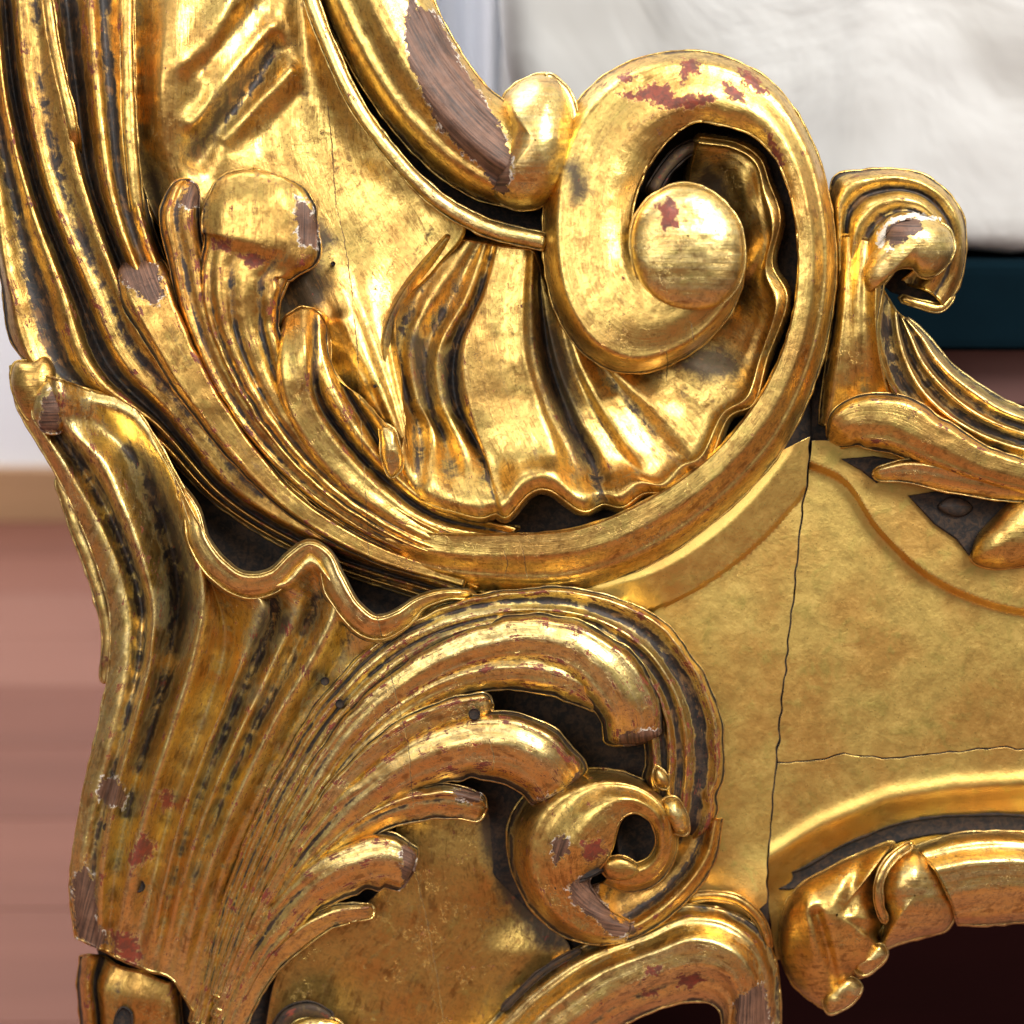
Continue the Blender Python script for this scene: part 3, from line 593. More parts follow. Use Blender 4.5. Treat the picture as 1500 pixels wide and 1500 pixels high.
# ------------------------------------------------------------------ stem with the round end
stem = loft('stem', [
 [(455,-30,52),(492,55,50),(530,125,50),(580,195,50),(640,255,50),(700,292,52),(758,306,58)],
 [(490,-30,96),(524,45,98),(560,110,100),(606,172,102),(660,224,104),(712,258,106),(760,280,108)],
 [(540,-30,118),(570,35,122),(602,95,124),(642,150,124),(686,198,126),(728,232,128),(765,255,130)],
 [(590,-30,104),(616,20,106),(644,75,108),(680,128,110),(712,168,112),(742,200,116),(770,225,120)],
 [(622,-30,60),(646,25,60),(674,75,60),(704,118,62),(730,142,70),(752,156,84),(775,170,96)]],
 'srrrs', G1, base=-20, dirt=-.1, dsc=.5)
dome('stem_bulb', [(738,142),(758,122),(790,109),(814,113),(832,140),(842,175),(842,215),(832,255),(812,288),(784,305),(752,306),(722,288),(738,230),(745,180)], 62, 152, GB, peak=(784,205), power=2.2, base=-20, dirt=-.12, parent=stem)
ribbon('bulb_collar', [(800,110,84,5),(826,132,88,6),(840,172,90,7),(840,220,88,7),(828,262,84,7),(806,296,76,6)], convex(.8), GB, tip=(12, 12), drop=(8, 8), base=20, parent=stem)
# ------------------------------------------------------------------ lower body: fluted stem that opens into leaves
top = [(18,534),(38,548),(62,552),(84,556),(150,582),(285,744),(330,838),(396,852),(446,804),(482,840),(560,926),(606,890)]
SF = [
 ([(16,536),(24,590),(62,658),(92,712),(132,800),(158,880),(162,950),(145,1060),(120,1170),(103,1290),(112,1372)], [24,24,16,10,6,4,8,14,20,22,20], 's'),
 ([(30,540),(46,600),(92,680),(132,750),(165,820),(184,890),(186,960),(170,1050),(146,1150),(124,1250),(126,1380)], [44,46,44,40,38,38,44,52,54,50,34], 'r'),
 ([(58,548),(66,606),(112,672),(154,740),(186,812),(206,880),(206,950),(186,1050),(160,1150),(138,1250),(138,1386)], [50,34,24,18,16,18,30,46,46,44,36], 'r'),
 ([(84,556),(92,610),(148,676),(178,740),(205,810),(224,880),(222,950),(200,1050),(172,1155),(152,1260),(146,1390)], [88,76,70,68,66,64,66,66,64,60,44], 's'),
 ([(130,572),(160,622),(205,680),(232,740),(254,810),(262,880),(252,950),(226,1050),(198,1150),(172,1260),(158,1394)], [54,36,24,14,6,2,8,22,34,42,34], 'r'),
 ([(200,600),(228,650),(258,706),(278,765),(292,830),(297,885),(286,950),(254,1060),(222,1160),(192,1280),(172,1402)], [58,62,66,72,76,76,76,74,72,68,46], 's'),
 ([(285,744),(292,780),(305,830),(318,870),(328,905),(330,940),(316,1000),(284,1090),(252,1180),(224,1290),(196,1412)], [86,70,60,50,42,38,36,36,40,46,36], 'r'),
 ([(330,838),(352,850),(372,868),(384,888),(376,915),(362,950),(340,1005),(303,1095),(268,1190),(240,1300),(214,1420)], [94,92,88,82,76,70,66,64,64,62,44], 's'),
 ([(372,852),(392,866),(402,888),(400,910),(388,940),(374,970),(352,1020),(316,1105),(280,1200),(250,1305),(226,1424)], [88,74,58,46,40,40,42,50,56,56,42], 'r'),
 ([(410,840),(426,866),(432,890),(424,920),(410,950),(394,985),(372,1030),(332,1115),(294,1210),(262,1310),(236,1426)], [90,86,74,64,62,62,66,70,70,66,46], 's'),
 ([(450,802),(460,845),(462,880),(450,912),(434,945),(416,980),(390,1030),(348,1120),(308,1215),(274,1320),(246,1430)], [90,70,54,46,46,48,52,58,62,60,44], 'r'),
 ([(480,834),(490,868),(490,895),(478,925),(460,960),(440,995),(412,1040),(366,1130),(324,1225),(288,1330),(258,1440)], [92,90,88,84,82,80,78,74,72,66,46], 's'),
 ([(530,900),(528,915),(520,930),(508,950),(490,980),(470,1010),(440,1055),(392,1140),(344,1235),(304,1340),(270,1460)], [84,72,66,62,60,58,58,56,54,50,40], 'r'),
 ([(566,926),(562,936),(554,950),(540,970),(520,995),(498,1022),(466,1068),(416,1150),(366,1240),(318,1345),(282,1480)], [92,78,68,60,56,52,48,46,44,42,36], 'r'),
 ([(606,888),(598,910),(590,930),(574,955),(552,985),(526,1012),(492,1060),(440,1150),(388,1240),(336,1350),(296,1500)], [76,66,56,48,42,38,34,32,32,30,28], 's')]
for k_, (p_, hs_, f_) in enumerate(SF):
    dx_, dy_ = p_[1][0]-p_[0][0], p_[1][1]-p_[0][1]; L_ = math.hypot(dx_, dy_); w_ = .45 if L_ < 45 else 20/L_
    top_ = hs_[0]; hs_[0] = top_-(12 if k_ > 5 else 2)
    p_.insert(1, (p_[0][0]+dx_*w_, p_[0][1]+dy_*w_)); hs_.insert(1, top_+(9 if k_ > 5 else 2)*(1 if k_ != 10 else 0))
    for s_ in range(3, 11): hs_[s_] += (-9 if f_ == 'r' else 11)*(1 if 3 < s_ < 10 else .5)
loft('stem_flutes', [[(x, y, h) for (x, y), h in zip(p, hs)] for p, hs, f in SF], 's'+'r'*(len(SF)-2)+'s', GW, base=-40, dirt=-.06, step=3.2, dsc=.5, cr=.8)
ribbon('scalloped_lip', [(262,712,78,3,8),(284,748,86,5,14),(298,792,98,6,20),(326,830,108,7,24),(362,850,112,7,24),(398,844,108,7,22),(428,816,102,6,18),(454,800,96,5,14),(476,812,98,6,16),(494,848,108,7,22),(518,888,114,7,24),(550,912,114,7,24),(584,902,106,6,20),(612,882,94,4,12),(652,870,84,3,8),(694,872,76,3,5)], prof([(-1,-.2,'s'),(-.5,.0),(.1,-.22),(1,-1.1,'s')]), GB, base=-10, tip=(14, 24), drop=(10, 10), dirt=-.1, dsc=.25, flare=6, wob=2)
# rolled tips at the top left of the body
dome('rolled_tip', [(16,548),(22,532),(44,528),(66,520),(82,540),(84,560),(74,590),(62,620),(44,616),(26,590)], 34, 66, G2, peak=(46,566), base=-20, rough=2)
dome('rolled_tip', [(64,560),(80,554),(92,574),(94,606),(88,632),(62,630),(50,614)], 58, 84, GW, peak=(78,590), base=-10, rough=3)
ribbon('outer_flute', [(84,700,-16,5),(110,766,-14,9),(140,850,-10,9),(158,930,-6,8),(152,1000,-6,5)], convex(.8), GW, base=-50, tip=(14, 14))
# ------------------------------------------------------------------ scrolling acanthus
rimA = prof([(-1,-.75,'s'),(-.84,-.06),(-.6,-.34,'s'),(-.25,.0),(.05,-.30,'s'),(.4,.02),(1,-.75,'s')])
rimB = prof([(-1,-.55,'s'),(-.86,.12,'s'),(-.45,-.26),(-.08,.10,'s'),(.1,-.14),(.36,.14,'s'),(.52,-.22),(.78,-.02,'s'),(1,-.75,'s')])
ribbon('scrolling_acanthus', [(292,1500,40,14),(340,1330,50,18),(420,1150,62,24),(500,1030,72,28),(590,950,80,32),(690,908,86,32),(790,896,88,34),(880,914,88,42),(946,958,86,50),(988,1026,84,56),(1002,1110,82,56),(996,1180,76,52),(986,1236,66,44)], (rimA, rimB, .45, .7), GW, base=-20, step=3.0, tip=(0, 40), drop=(0, 46), wob=1.5)
one = prof([(-1,-.75,'s'),(-.7,-.02),(-.1,.16),(.5,.0),(1,-.75,'s')])
sub = prof([(-1,-.65,'s'),(-.55,.04),(-.25,-.26,'s'),(.2,.08),(.55,-.14,'s'),(.75,-.02),(1,-.65,'s')])
sub2 = prof([(-1,-.7,'s'),(-.5,.05),(.0,-.24,'s'),(.5,.02),(1,-.7,'s')])
LB = [
 ([(318,1460,54,10),(372,1320,64,14),(446,1170,76,18),(524,1060,86,22),(612,990,98,27),(700,950,108,33),(776,938,116,37),(842,952,122,42),(892,992,126,46),(922,1040,120,46),(930,1090,98,40)], (sub, one, .25, .62), 12, 22, 2.),
 ([(322,1470,50,8),(380,1326,60,11),(456,1184,70,14),(536,1084,82,16),(620,1020,94,19),(700,990,104,23),(776,986,112,26),(836,1002,112,24),(884,1034,98,13)], (sub2, prof([(-1,-.4,'s'),(-.3,.1,'s'),(.3,-.1),(1,-.9,'s')]), .4, .8), 12, 10, 2.),
 ([(322,1480,56,7),(376,1350,68,10),(448,1224,80,13),(520,1130,94,16),(600,1070,106,20),(670,1042,112,20),(722,1032,110,18)], prof([(-1,-.6,'s'),(-.72,.05,'s'),(-.4,-.12),(.5,-.2),(1,-.8,'s')]), 15, 14, 2.),
 ([(320,1490,52,10),(376,1372,64,15),(450,1252,78,21),(530,1170,96,30),(610,1118,112,38),(690,1094,124,46),(756,1098,130,52),(800,1126,126,52),(824,1160,104,44)], (sub, one, .35, .66), 10, 18, 2.),
 ([(322,1500,48,8),(368,1404,58,11),(436,1300,70,14),(506,1228,84,18),(580,1186,94,22),(650,1174,98,24),(712,1184,88,19)], prof([(-1,-.5,'s'),(-.5,.12,'s'),(.0,-.35),(1,-.9,'s')]), 12, 16, 2.5),
 ([(322,1520,50,14),(352,1440,60,19),(400,1362,72,26),(456,1302,84,33),(520,1268,94,38),(570,1262,94,40),(604,1276,84,34)], (sub, one, .4, .8), 8, 12, 2.),
 ([(330,1540,50,12),(370,1450,56,14),(420,1386,62,16),(480,1346,66,16),(548,1332,60,10)], prof([(-1,-.5,'s'),(-.4,.1,'s'),(1,-.9,'s')]), 10, 12, 3.)]
for c, pf, tp, dp, wb in LB: ribbon('acanthus_lobe', c, pf, GW, base=-12, tip=(0, tp), drop=(0, dp), step=3.0, wob=wb, dirt=.0)
# near-black plate painting in shade behind the lobes, and the scroll's bulb
plate('hollow_shade_plate', [(640,1010),(760,980),(880,1010),(960,1080),(990,1180),(960,1260),(880,1330),(780,1340),(720,1280),(690,1180),(650,1140)], 4, GK, thick=40)
BO = [(915,1380),(862,1382),(806,1358),(768,1315),(745,1255),(748,1200),(780,1155),(830,1132),(888,1127),(940,1142),(978,1174),(992,1222),(984,1266),(956,1298),(916,1306),(884,1294)]
BI = [(925,1352),(890,1332),(868,1306),(862,1290),(872,1277),(886,1262),(897,1242),(903,1217),(912,1197),(930,1190),(950,1200),(961,1222),(959,1245),(946,1260),(925,1267),(905,1268)]
BH = [(60,84,84,60),(48,94,96,80),(30,100,104,84),(22,102,110,84),(16,104,120,92),(16,106,132,112),(18,108,136,124),(24,108,136,128),(30,108,134,128),(40,108,130,124),(56,110,124,116),(64,108,118,108),(66,104,112,100),(66,98,106,96),(66,94,102,92),(66,90,98,90)]
def br(k_, f_): return [(o_[0]+(i_[0]-o_[0])*f_, o_[1]+(i_[1]-o_[1])*f_, h_[k_]) for o_, i_, h_ in zip(BO, BI, BH)]
bulb = loft('scroll_bulb', [br(0, 0), br(1, .3), br(2, .68), br(3, 1)], 'srrs', G1, base=-20, dirt=-.06, dsc=.5, step=3.0, rough=1.3)
ribbon('crease_shade_strip', [(806,1302,108,5),(840,1286,104,7),(868,1274,100,7),(886,1266,98,5)], convex(.2), GK, base=60, tip=(10, 6), drop=(8, 4))  # near-black strip painting in the shade of the crease
bowl = loft('scroll_bowl', [
 [(1058,1200,52),(1046,1262,52),(1012,1312,52),(970,1350,52),(928,1374,54),(880,1384,56)],
 [(1050,1200,74),(1036,1256,76),(1004,1302,76),(964,1338,76),(926,1360,78),(888,1370,80)],
 [(1030,1202,50),(1014,1248,48),(984,1288,46),(950,1318,46),(918,1338,48),(892,1346,60)],
 [(1000,1204,36),(984,1240,34),(958,1272,34),(930,1296,36),(902,1314,44),(880,1322,62)],
 [(974,1206,46),(958,1232,44),(936,1258,46),(910,1276,50),(888,1290,58),(866,1300,74)]], 'srrrs', G2, base=-20, dirt=.12, dsc=.8)
dome('eye_hole_shade', [(906,1244),(908,1212),(924,1192),(946,1196),(962,1214),(964,1242),(952,1260),(930,1266),(910,1262)], 62, 50, GK, peak=(936,1232), base=20, dirt=.6, parent=bulb)  # shallow near-black dish, the hole's shade put into its colour
dome('eye_drop', [(882,1264),(900,1254),(928,1262),(940,1276),(926,1288),(902,1290),(886,1282)], 92, 112, G2, base=60, power=3)
dome('leaf_chip', [(972,1172),(988,1168),(1000,1182),(1009,1206),(1006,1222),(992,1222),(980,1206),(972,1190)], 90, 122, GW, base=30, rough=3, dirt=.15)
dome('leaf_chip', [(962,1122),(970,1128),(980,1150),(978,1155),(964,1152),(958,1138)], 84, 98, GW, base=30, rough=2)
# ------------------------------------------------------------------ lower rail with arch
loft('lower_rail', [
 [(560,1560,16),(690,1520,16),(760,1450,16),(840,1392,20),(930,1356,24),(1010,1326,30),(1070,1336,34),(1112,1362,34),(1136,1410,30),(1142,1470,28),(1138,1560,28)],
 [(590,1570,34),(716,1524,38),(784,1460,44),(862,1406,52),(946,1374,58),(1016,1348,62),(1064,1356,66),(1098,1380,68),(1120,1422,66),(1124,1475,60),(1118,1560,56)],
 [(650,1580,70),(750,1532,74),(812,1478,78),(884,1428,84),(958,1398,90),(1020,1380,94),(1056,1388,96),(1082,1404,96),(1100,1434,94),(1102,1480,90),(1096,1560,88)],
 [(700,1600,80),(780,1545,82),(836,1500,84),(900,1454,88),(968,1424,92),(1022,1412,94),(1050,1416,96),(1070,1428,96),(1084,1450,94),(1084,1490,92),(1080,1560,92)],
 [(730,1610,46),(804,1556,48),(856,1516,50),(916,1476,54),(976,1452,58),(1024,1440,60),(1048,1444,64),(1064,1456,68),(1070,1474,70),(1068,1500,70),(1064,1560,70)],
 [(745,1620,10),(815,1566,10),(868,1530,10),(926,1494,12),(982,1472,14),(1022,1466,16),(1042,1470,20),(1054,1480,26),(1058,1496,30),(1056,1515,30),(1052,1560,30)]],
 'rrrrrs', GB, base=-50, dirt=-.1, dsc=.6)
ribbon('rail_groove', [(735,1480,30,4),(800,1420,34,4),(850,1392,38,4)], convex(.5), GD, base=0, tip=(10, 10))
ribbon('rail_bead', [(1005,1316,34,6),(1040,1312,40,6),(1082,1320,42,6),(1112,1346,42,6),(1128,1390,38,5)], convex(.8), G1, base=0, tip=(14, 14), drop=(8, 8))
# small scrolls at the bottom left
loft('foot_scroll', [
 [(118,1402,-6),(114,1440,-6),(118,1490,-6),(124,1560,-6)], [(132,1400,26),(128,1440,28),(132,1490,28),(138,1560,28)],
 [(150,1402,-4),(140,1436,-4),(144,1480,0),(150,1560,0)], [(178,1418,22),(158,1448,30),(158,1490,30),(164,1560,30)],
 [(206,1424,30),(200,1458,40),(200,1500,36),(204,1560,34)], [(244,1440,22),(246,1470,28),(250,1510,26),(256,1560,24)], [(262,1436,0),(264,1470,0),(268,1510,0),(272,1560,0)]], 'srsrrrs', G2, base=-60, dirt=.06)
dome('worm_hole_shade', [(172,1484),(180,1476),(190,1482),(192,1500),(190,1520),(174,1520)], 41, 37, GK, base=20, dirt=1)  # near-black disc, shade inside the hole painted on
ribbon('foot_curl', [(404,1520,46,12),(424,1488,52,12),(452,1480,54,12),(486,1494,48,10)], convex(.9), GD, base=0, tip=(6, 8))
dome('foot_curl', [(420,1510),(440,1494),(470,1490),(500,1500),(510,1530),(430,1540)], 50, 66, GW, base=10, rough=3)
# ------------------------------------------------------------------ crest scroll at the right
loft('crest_scroll', [
 [(1222,420,8),(1218,330,10),(1216,286,12),(1224,258,14),(1262,250,14),(1310,248,14),(1352,256,12),(1390,284,10),(1412,322,8),(1414,370,6),(1406,412,4),(1384,452,0)],
 [(1232,420,34),(1230,340,40),(1232,296,46),(1248,272,50),(1280,262,52),(1318,260,52),(1354,270,50),(1386,294,46),(1404,328,42),(1406,368,34),(1398,404,24),(1378,440,14)],
 [(1242,424,26),(1240,350,30),(1246,310,34),(1264,290,38),(1292,280,40),(1322,278,42),(1352,286,40),(1376,306,38),(1392,334,36),(1394,364,30),(1388,396,20),(1370,432,10)],
 [(1252,428,52),(1250,362,58),(1260,326,66),(1280,304,72),(1304,294,76),(1326,292,78),(1350,300,76),(1368,316,72),(1382,340,66),(1386,364,56),(1380,390,36),(1360,424,16)],
 [(1262,432,46),(1264,372,52),(1276,338,58),(1292,320,64),(1310,310,68),(1328,308,70),(1344,312,68),(1358,326,62),(1368,346,54),(1372,366,36),(1362,390,14),(1340,418,2)],
 [(1276,436,66),(1282,384,74),(1292,352,86),(1304,336,92),(1316,326,96),(1328,322,98),(1340,326,96),(1348,336,88),(1354,350,74),(1352,372,40),(1340,392,8),(1316,414,-8)]],
 'srsrsr', G1, base=-34, dirt=.03, dsc=.7)
dome('crest_bulb', [(1290,352),(1304,324),(1334,314),(1366,320),(1392,340),(1398,364),(1388,388),(1368,404),(1348,404),(1336,392),(1312,396),(1290,420),(1272,430),(1262,404),(1274,374)], 66, 110, GB, peak=(1346,356), power=2.4, base=20, rough=1.5)
plate('hollow_shade_plate', [(1284,410),(1330,380),(1404,376),(1404,410),(1380,446),(1340,440),(1305,428)], -6, GK, thick=26)  # near-black plate, shade inside the curl put into its colour
ribbon('crest_lip', [(1396,430,4,5),(1378,450,8,6),(1350,446,10,5),(1318,436,8,5)], convex(.8), G1, tip=(8, 8), drop=(6, 6), base=-34)
loft('crest_stem', [
 [(1228,345,22),(1226,420,22),(1218,490,22),(1206,560,16),(1200,620,8)], [(1244,345,46),(1240,420,60),(1234,490,58),(1226,560,44),(1216,625,20)],
 [(1268,350,60),(1262,422,72),(1262,490,68),(1262,560,50),(1262,625,24)], [(1290,356,70),(1283,424,90),(1284,490,86),(1296,560,72),(1318,622,50)], [(1304,360,64),(1292,426,74),(1284,496,74),(1302,562,64),(1330,625,50)]],
 'srrss', G1, base=-40, dirt=.02, dsc=.6)
dz = [1]*9
CR = [
 ([(1292,424),(1284,470),(1286,510),(1302,560),(1340,606),(1400,648),(1460,672),(1560,694)], [76,74,72,72,74,74,72,66], 's'),
 ([(1302,440),(1300,480),(1306,520),(1326,564),(1362,606),(1416,642),(1472,664),(1560,682)], [44,40,38,40,46,50,50,46], 'r'),
 ([(1312,456),(1316,490),(1326,526),(1346,566),(1380,602),(1430,634),(1482,654),(1560,670)], [52,54,56,60,64,68,66,60], 's'),
 ([(1316,460),(1324,492),(1336,526),(1358,562),(1392,596),(1440,626),(1490,645),(1560,660)], [36,34,34,38,42,44,44,40], 'r'),
 ([(1320,464),(1334,494),(1348,526),(1372,558),(1406,590),(1450,617),(1496,634),(1560,650)], [44,48,52,56,58,60,58,54], 's'),
 ([(1324,466),(1342,494),(1358,524),(1382,554),(1416,583),(1458,609),(1502,626),(1560,641)], [24,26,28,30,32,34,34,32], 'r'),
 ([(1328,468),(1350,494),(1368,522),(1394,550),(1428,576),(1466,600),(1508,616),(1560,630)], [30,36,40,44,46,48,46,44], 'r'),
 ([(1330,466),(1356,490),(1378,516),(1404,542),(1438,566),(1476,588),(1516,604),(1560,616)], [-10]*8, 's')]
loft('crest_stem', [[(x, y, h) for (x, y), h in zip(p, hs)] for p, hs, f in CR], ''.join(f for _, _, f in CR), GB, base=-40, dirt=.0, dsc=.8)
ribbon('crest_leaf', [(1216,648,54,18),(1248,622,78,34),(1300,618,90,42),(1370,650,92,36),(1440,682,90,28),(1560,712,84,24)], prof([(-1,-.5,'s'),(-.7,.0),(0,.0),(.6,-.2),(1,-.8,'s')]), G1, base=-20, tip=(26, 0), drop=(30, 0), dirt=-.1)
ribbon('crest_leaf', [(1278,696,54,8),(1330,690,70,16),(1400,702,78,20),(1470,714,78,18),(1560,722,72,16)], prof([(-1,-.4,'s'),(-.6,.1,'s'),(.0,-.2),(1,-.9,'s')]), GB, base=-20, tip=(14, 0), drop=(14, 0), dirt=-.08)
dome('crest_drop', [(1424,820),(1430,786),(1456,756),(1486,728),(1520,712),(1560,740),(1560,800),(1530,820),(1490,830),(1450,832)], 30, 78, G1, peak=(1500,780), base=-10, dirt=-.05)
dome('crest_drop', [(1372,742),(1388,728),(1412,730),(1426,744),(1414,756),(1390,756)], 30, 42, GD, base=20)
plate('hollow_shade_plate', [(1330,726),(1380,718),(1450,722),(1500,716),(1470,760),(1430,795),(1420,815),(1400,790),(1368,768)], 31, GK, thick=30)  # near-black plate over the board, painting in a shaded hollow
plate('hollow_shade_plate', [(1188,500),(1226,470),(1300,580),(1330,622),(1260,640),(1216,680),(1190,660)], -6, GK, thick=40)  # near-black plate painting in the shade beside the scroll
plate('hollow_shade_plate', [(1232,672),(1280,668),(1330,676),(1300,700),(1284,708),(1262,690)], 31, GK, thick=30)  # near-black plate over the board, shade below the leaf painted in
# ------------------------------------------------------------------ rope roll at the lower right
ribbon('rope_groove_shade', [(1130,1290,-20,10),(1160,1290,-14,12),(1240,1250,-12,12),(1330,1216,-10,12),(1440,1206,-10,12),(1560,1212,-10,12)], trough(.3), GK, base=-40, dirt=.2)  # near-black strip, the groove's shade put into its colour
dome('rope_turn', [(1148,1330),(1168,1300),(1210,1274),(1260,1250),(1310,1236),(1296,1262),(1288,1300),(1298,1350),(1286,1370),(1296,1396),(1280,1420),(1250,1436),(1222,1478),(1176,1456),(1150,1420),(1142,1370)], -8, 84, G1, peak=(1226,1340), power=2.2, base=-50, dirt=-.08, rough=1.8, add=lambda X, Y: 12*gs_(X, Y, (1180,1310), (1196,1400), 13)*1-16*gs_(X, Y, (1196,1340), (1226,1440), 9)-10*gs_(X, Y, (1262,1262), (1240,1330), 12)+8*gs_(X, Y, (1272,1350), (1268,1410), 14))
dome('rope_turn', [(1296,1270),(1318,1244),(1342,1240),(1372,1264),(1392,1300),(1400,1336),(1386,1362),(1350,1372),(1310,1384),(1290,1392),(1296,1350),(1286,1306)], -8, 88, GB, peak=(1340,1312), power=2.4, base=-50, dirt=-.12, rough=1.8)
loft('rope_turn', [
 [(1340,1240,6),(1400,1222,6),(1460,1218,6),(1560,1226,6)], [(1352,1252,48),(1410,1240,50),(1466,1236,50),(1560,1244,50)],
 [(1372,1276,74),(1426,1266,76),(1476,1264,76),(1560,1270,76)], [(1390,1310,74),(1440,1300,76),(1486,1298,76),(1560,1302,76)],
 [(1400,1340,46),(1450,1336,48),(1490,1334,48),(1560,1334,48)], [(1404,1354,0),(1456,1354,0),(1496,1350,0),(1560,1348,0)]], 'srrrrs', GB, base=-50, dirt=-.1, dsc=.5)
ribbon('rope_lip', [(1336,1236,58,5),(1306,1258,76,5.5),(1288,1292,88,5.5),(1288,1326,88,5.5),(1297,1352,78,4)], convex(.9), GB, base=10, tip=(10, 10), drop=(8, 8), dirt=-.1)
dome('broken_tip', [(1206,1468),(1226,1440),(1248,1432),(1262,1444),(1252,1466),(1232,1480),(1214,1484)], 34, 56, GW, base=-20, rough=4, dirt=.1)
dome('broken_tip', [(1266,1398),(1292,1384),(1300,1396),(1286,1416),(1262,1428),(1252,1420)], 44, 60, GW, base=-10, rough=4)
# nail and worm holes: near-black discs with the inner shade painted on
for (x, y, r, h) in ((476,998,6,70),(498,1031,6,82),(695,1046,8,124),(203,1298,9,52),(157,1212,6,58),(549,566,2,90),(488,386,3,60)):
    a = np.linspace(0, 2*np.pi, 9)[:-1]
    tz = 3
    P = [(x+r*math.cos(t), y+r*math.sin(t)) for t in a]
    dome('worm_hole_shade', P, h+6, h+4, GK, base=h-30, dirt=2, step=2, rings=4, edge=.6, rough=0)
# ------------------------------------------------------------------ legs that carry the footboard down to the floor, below the picture
oak = plain('dark_oak', (.10, .045, .025), .5, 30, .25, .0006, stretch=(1, 1, .15))
box('leg', (-.165, -.045, 0), (-.105, -.01, .36), oak, ROOT); box('leg', (.0, -.045, 0), (.05, -.01, .32), oak, ROOT)
box('back_rail', (-.24, .008, .33), (.40, .045, .40), oak, ROOT) if False else None
tag(root, 'carved and gilded wooden footboard with scrolls, shell and worn gold leaf', 'footboard')
# ------------------------------------------------------------------ the room behind
def ray(px, py, Y):
    v = W(px, py, 0)-C0; t = (Y-C0[1])/v[1]; return C0+v*t
def floor_y(py):
    v = W(0, py, 0)-C0; t = (0-C0[2])/v[2]; return (C0+v*t)[1]
woodf = plain('reddish_plank', (.24, .098, .066), .5, 3, .16, stretch=(.5, 9, 1), spec=.25)
woodf2 = plain('reddish_plank_pale', (.27, .12, .084), .5, 3, .16, stretch=(.5, 9, 1), spec=.25)
woodf3 = plain('reddish_plank_dark', (.20, .080, .054), .5, 3, .18, stretch=(.5, 9, 1), spec=.25)
sub = plain('floor_base', (.10, .04, .025), .7)
yw = float(floor_y(762))
fl = box('floor', (-3.2, -2.6, -.06), (3.2, yw+.4, -.012), sub, bev=0); tag(fl, kind='structure')
pw = .15; y = -2.6; i = 0; meshes = {}
r2 = np.random.RandomState(3)
while y < yw+.02:
    mt = [woodf, woodf2, woodf3][r2.randint(3)]
    xs = [-3.2, -1.1+r2.rand()*1.2-.6, 1.1+r2.rand()*1.2-.6, 3.2]
    for a, b in zip(xs[:-1], xs[1:]):
        box('plank', (a+.0006, y+.0006, -.012), (b-.0006, y+pw-.0006, 0), mt, fl, bev=.0008)
    y += pw
white = plain('white_wall_paint', (.90, .92, .95), .6, 4, .02)
zb = float(ray(40, 684, yw)[2])
wl = box('wall', (-3.2, yw+.012, 0), (3.2, yw+.15, 2.7), white, bev=0); tag(wl, kind='structure')
bbm = plain('baseboard_wood', (.46, .27, .14), .4, 8, .12, stretch=(.3, 1, 6))
bb = box('baseboard', (-3.2, yw-.012, 0.0), (3.2, yw+.010, zb), bbm, bev=.004); tag(bb, kind='structure')
# curtain in pale folds and the wrapped mattress
a = ray(640, -40, .62); b = ray(800, 420, .62)
n = 160; xs = np.linspace(a[0]-.30, b[0]+.25, n); V = []; F = []
zt = np.linspace(.02, 1.25, 30)
for k, z in enumerate(zt):
    for i2, x in enumerate(xs): V.append((x+.004*math.sin(z*9+i2*.2), .66+.022*math.sin(x*85+1.2*math.sin(x*23))+.008*math.sin(x*190+z*2), z))
for k in range(len(zt)-1):
    for i2 in range(n-1): F.append([k*n+i2, k*n+i2+1, (k+1)*n+i2+1, (k+1)*n+i2])
curt = plain('pale_blue_white_cloth', (.86, .89, .95), .85, 60, .03)
cu = mesh('curtain', np.array(V), F, curt); md = cu.modifiers.new('s', 'SOLIDIFY'); md.thickness = .002
tag(cu, 'bluish white cloth hanging in upright folds behind the gilt stem', 'curtain')
ym = .16
p0 = ray(742, 0, ym); p1 = ray(1500, 372, ym)
import bmesh
def puffy(name, lo, hi, mat, amp, nx, nz, seam=None):
    bm = bmesh.new(); lo = np.array(lo); hi = np.array(hi)
    bmesh.ops.create_cube(bm, size=1)
    for v in bm.verts: v.co = Vector((lo+hi)/2+np.array(v.co)*(hi-lo))
    bmesh.ops.bevel(bm, geom=bm.edges[:], offset=.022, segments=4, affect='EDGES', profile=.6)
    bmesh.ops.subdivide_edges(bm, edges=[e for e in bm.edges if e.calc_length() > .05], cuts=60, use_grid_fill=True)
    me = bpy.data.meshes.new(name); bm.to_mesh(me); bm.free(); me.materials.append(mat)
    me.polygons.foreach_set('use_smooth', [True]*len(me.polygons))
    o = bpy.data.objects.new(name, me); sc.collection.objects.link(o); return o
cl = N('cream_mattress_cover'); pos = cl.n('ShaderNodeNewGeometry').outputs['Position']
cr = cl.noise(cl.map(pos, (16, 6, 1.6), rot=(0, .18, 0)), 1.0, 1.5, .4, .3); cr2n = cl.noise(pos, 9, 4, .5, .5)
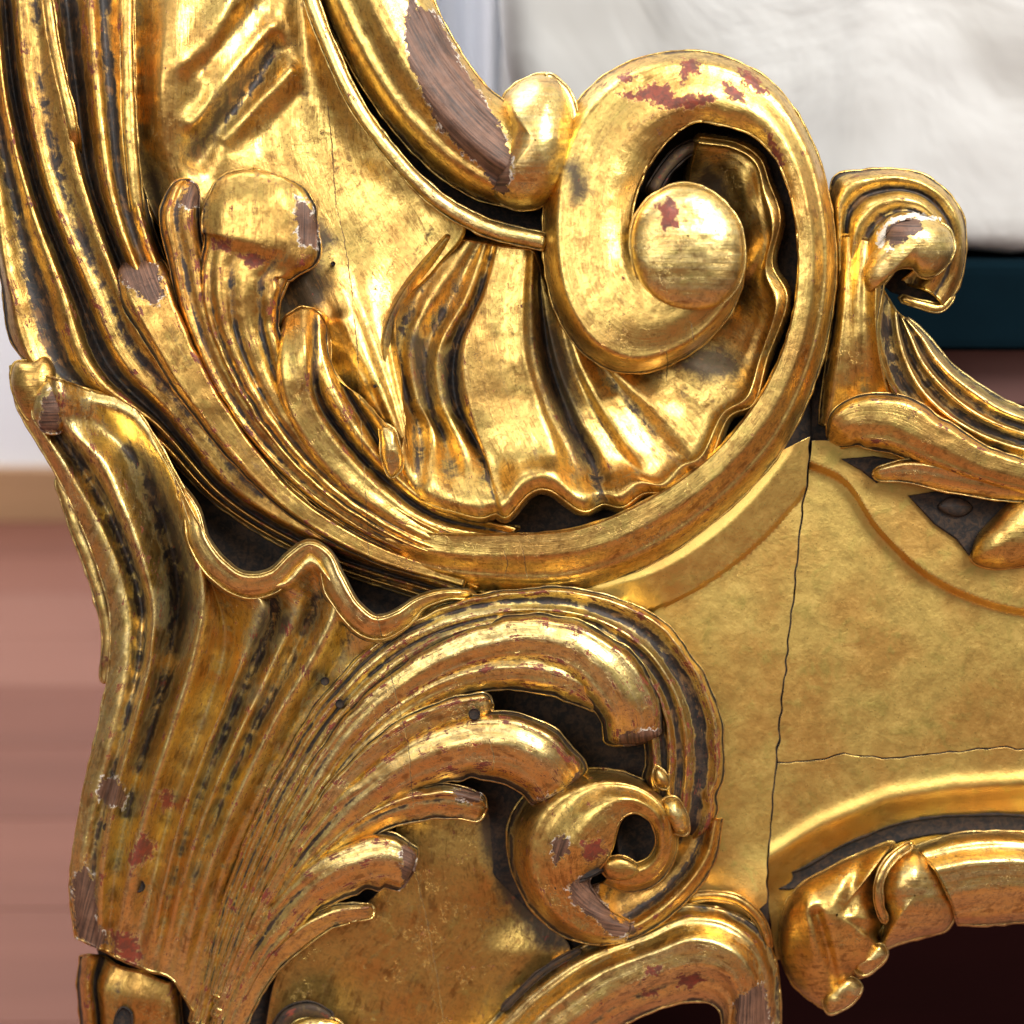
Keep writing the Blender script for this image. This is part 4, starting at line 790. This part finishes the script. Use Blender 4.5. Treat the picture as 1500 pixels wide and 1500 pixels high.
cl.put(cl.b.inputs['Base Color'], cl.mix(cl.ramp(cr2n, .4, .62), (.44, .425, .40), (.54, .53, .51)))
cl.b.inputs['Roughness'].default_value = .5; cl.b.inputs['Sheen Weight'].default_value = .2
bp = cl.n('ShaderNodeBump'); cl.l(cl.math('ADD', cl.math('MULTIPLY', cr, 1.), cl.math('MULTIPLY', cr2n, .5)), bp.inputs['Height']); bp.inputs['Distance'].default_value = .03; bp.inputs['Strength'].default_value = .45; cl.l(bp.outputs[0], cl.b.inputs['Normal'])
zm = float(p1[2]); xm = float(p0[0])
ma = puffy('mattress', (xm, ym, zm), (1.6, ym+.40, zm+.62), cl.m, .01, 10, 10)
tag(ma, 'cream cloth covered mattress standing behind the footboard', 'mattress')
md = ma.modifiers.new('f', 'DISPLACE'); tx = bpy.data.textures.new('folds', 'CLOUDS'); tx.noise_scale = .11; md.texture = tx; md.strength = .022
teal = plain('dark_teal_cloth', (.002, .0085, .013), 1.0, 40, .2, spec=.05)
q = ray(1400, 515, ym)
bs = box('bed_base', (xm+.12, ym-.004, float(q[2])), (1.6, ym+.42, zm-.004), teal, bev=.008)
bed = bpy.data.objects.new('bed', None); sc.collection.objects.link(bed); bed.location = (0, 0, 0); bs.name = 'base'; bs.parent = bed
tag(bed, 'bed with dark teal base and mauve brown side rail behind the gilt footboard', 'bed')
q2 = ray(1400, 592, ym+.03)
mv = plain('mauve_brown_wood', (.17, .085, .075), .5, 12, .15, stretch=(.4, 1, 4))
rb = box('bed_rail', (xm+.10, ym+.025, float(q2[2])), (1.6, ym+.06, float(q[2])-.002), mv, bev=.003)
rb.name = 'side_rail'; rb.parent = bed
dk = plain('under_bed_shade_maroon', (.012, .0025, .0025), .8, 10, .3, stretch=(.4, 1, 3), spec=.05)
cb = box('under_bed_shade_box', (-.05, ym+.07, 0.0), (1.6, ym+.42, float(q2[2])-.004), dk, bev=.006)  # added dark panel, its colour standing in for shaded floor under the bed
cb.name = 'under_bed_shade'; cb.parent = bed
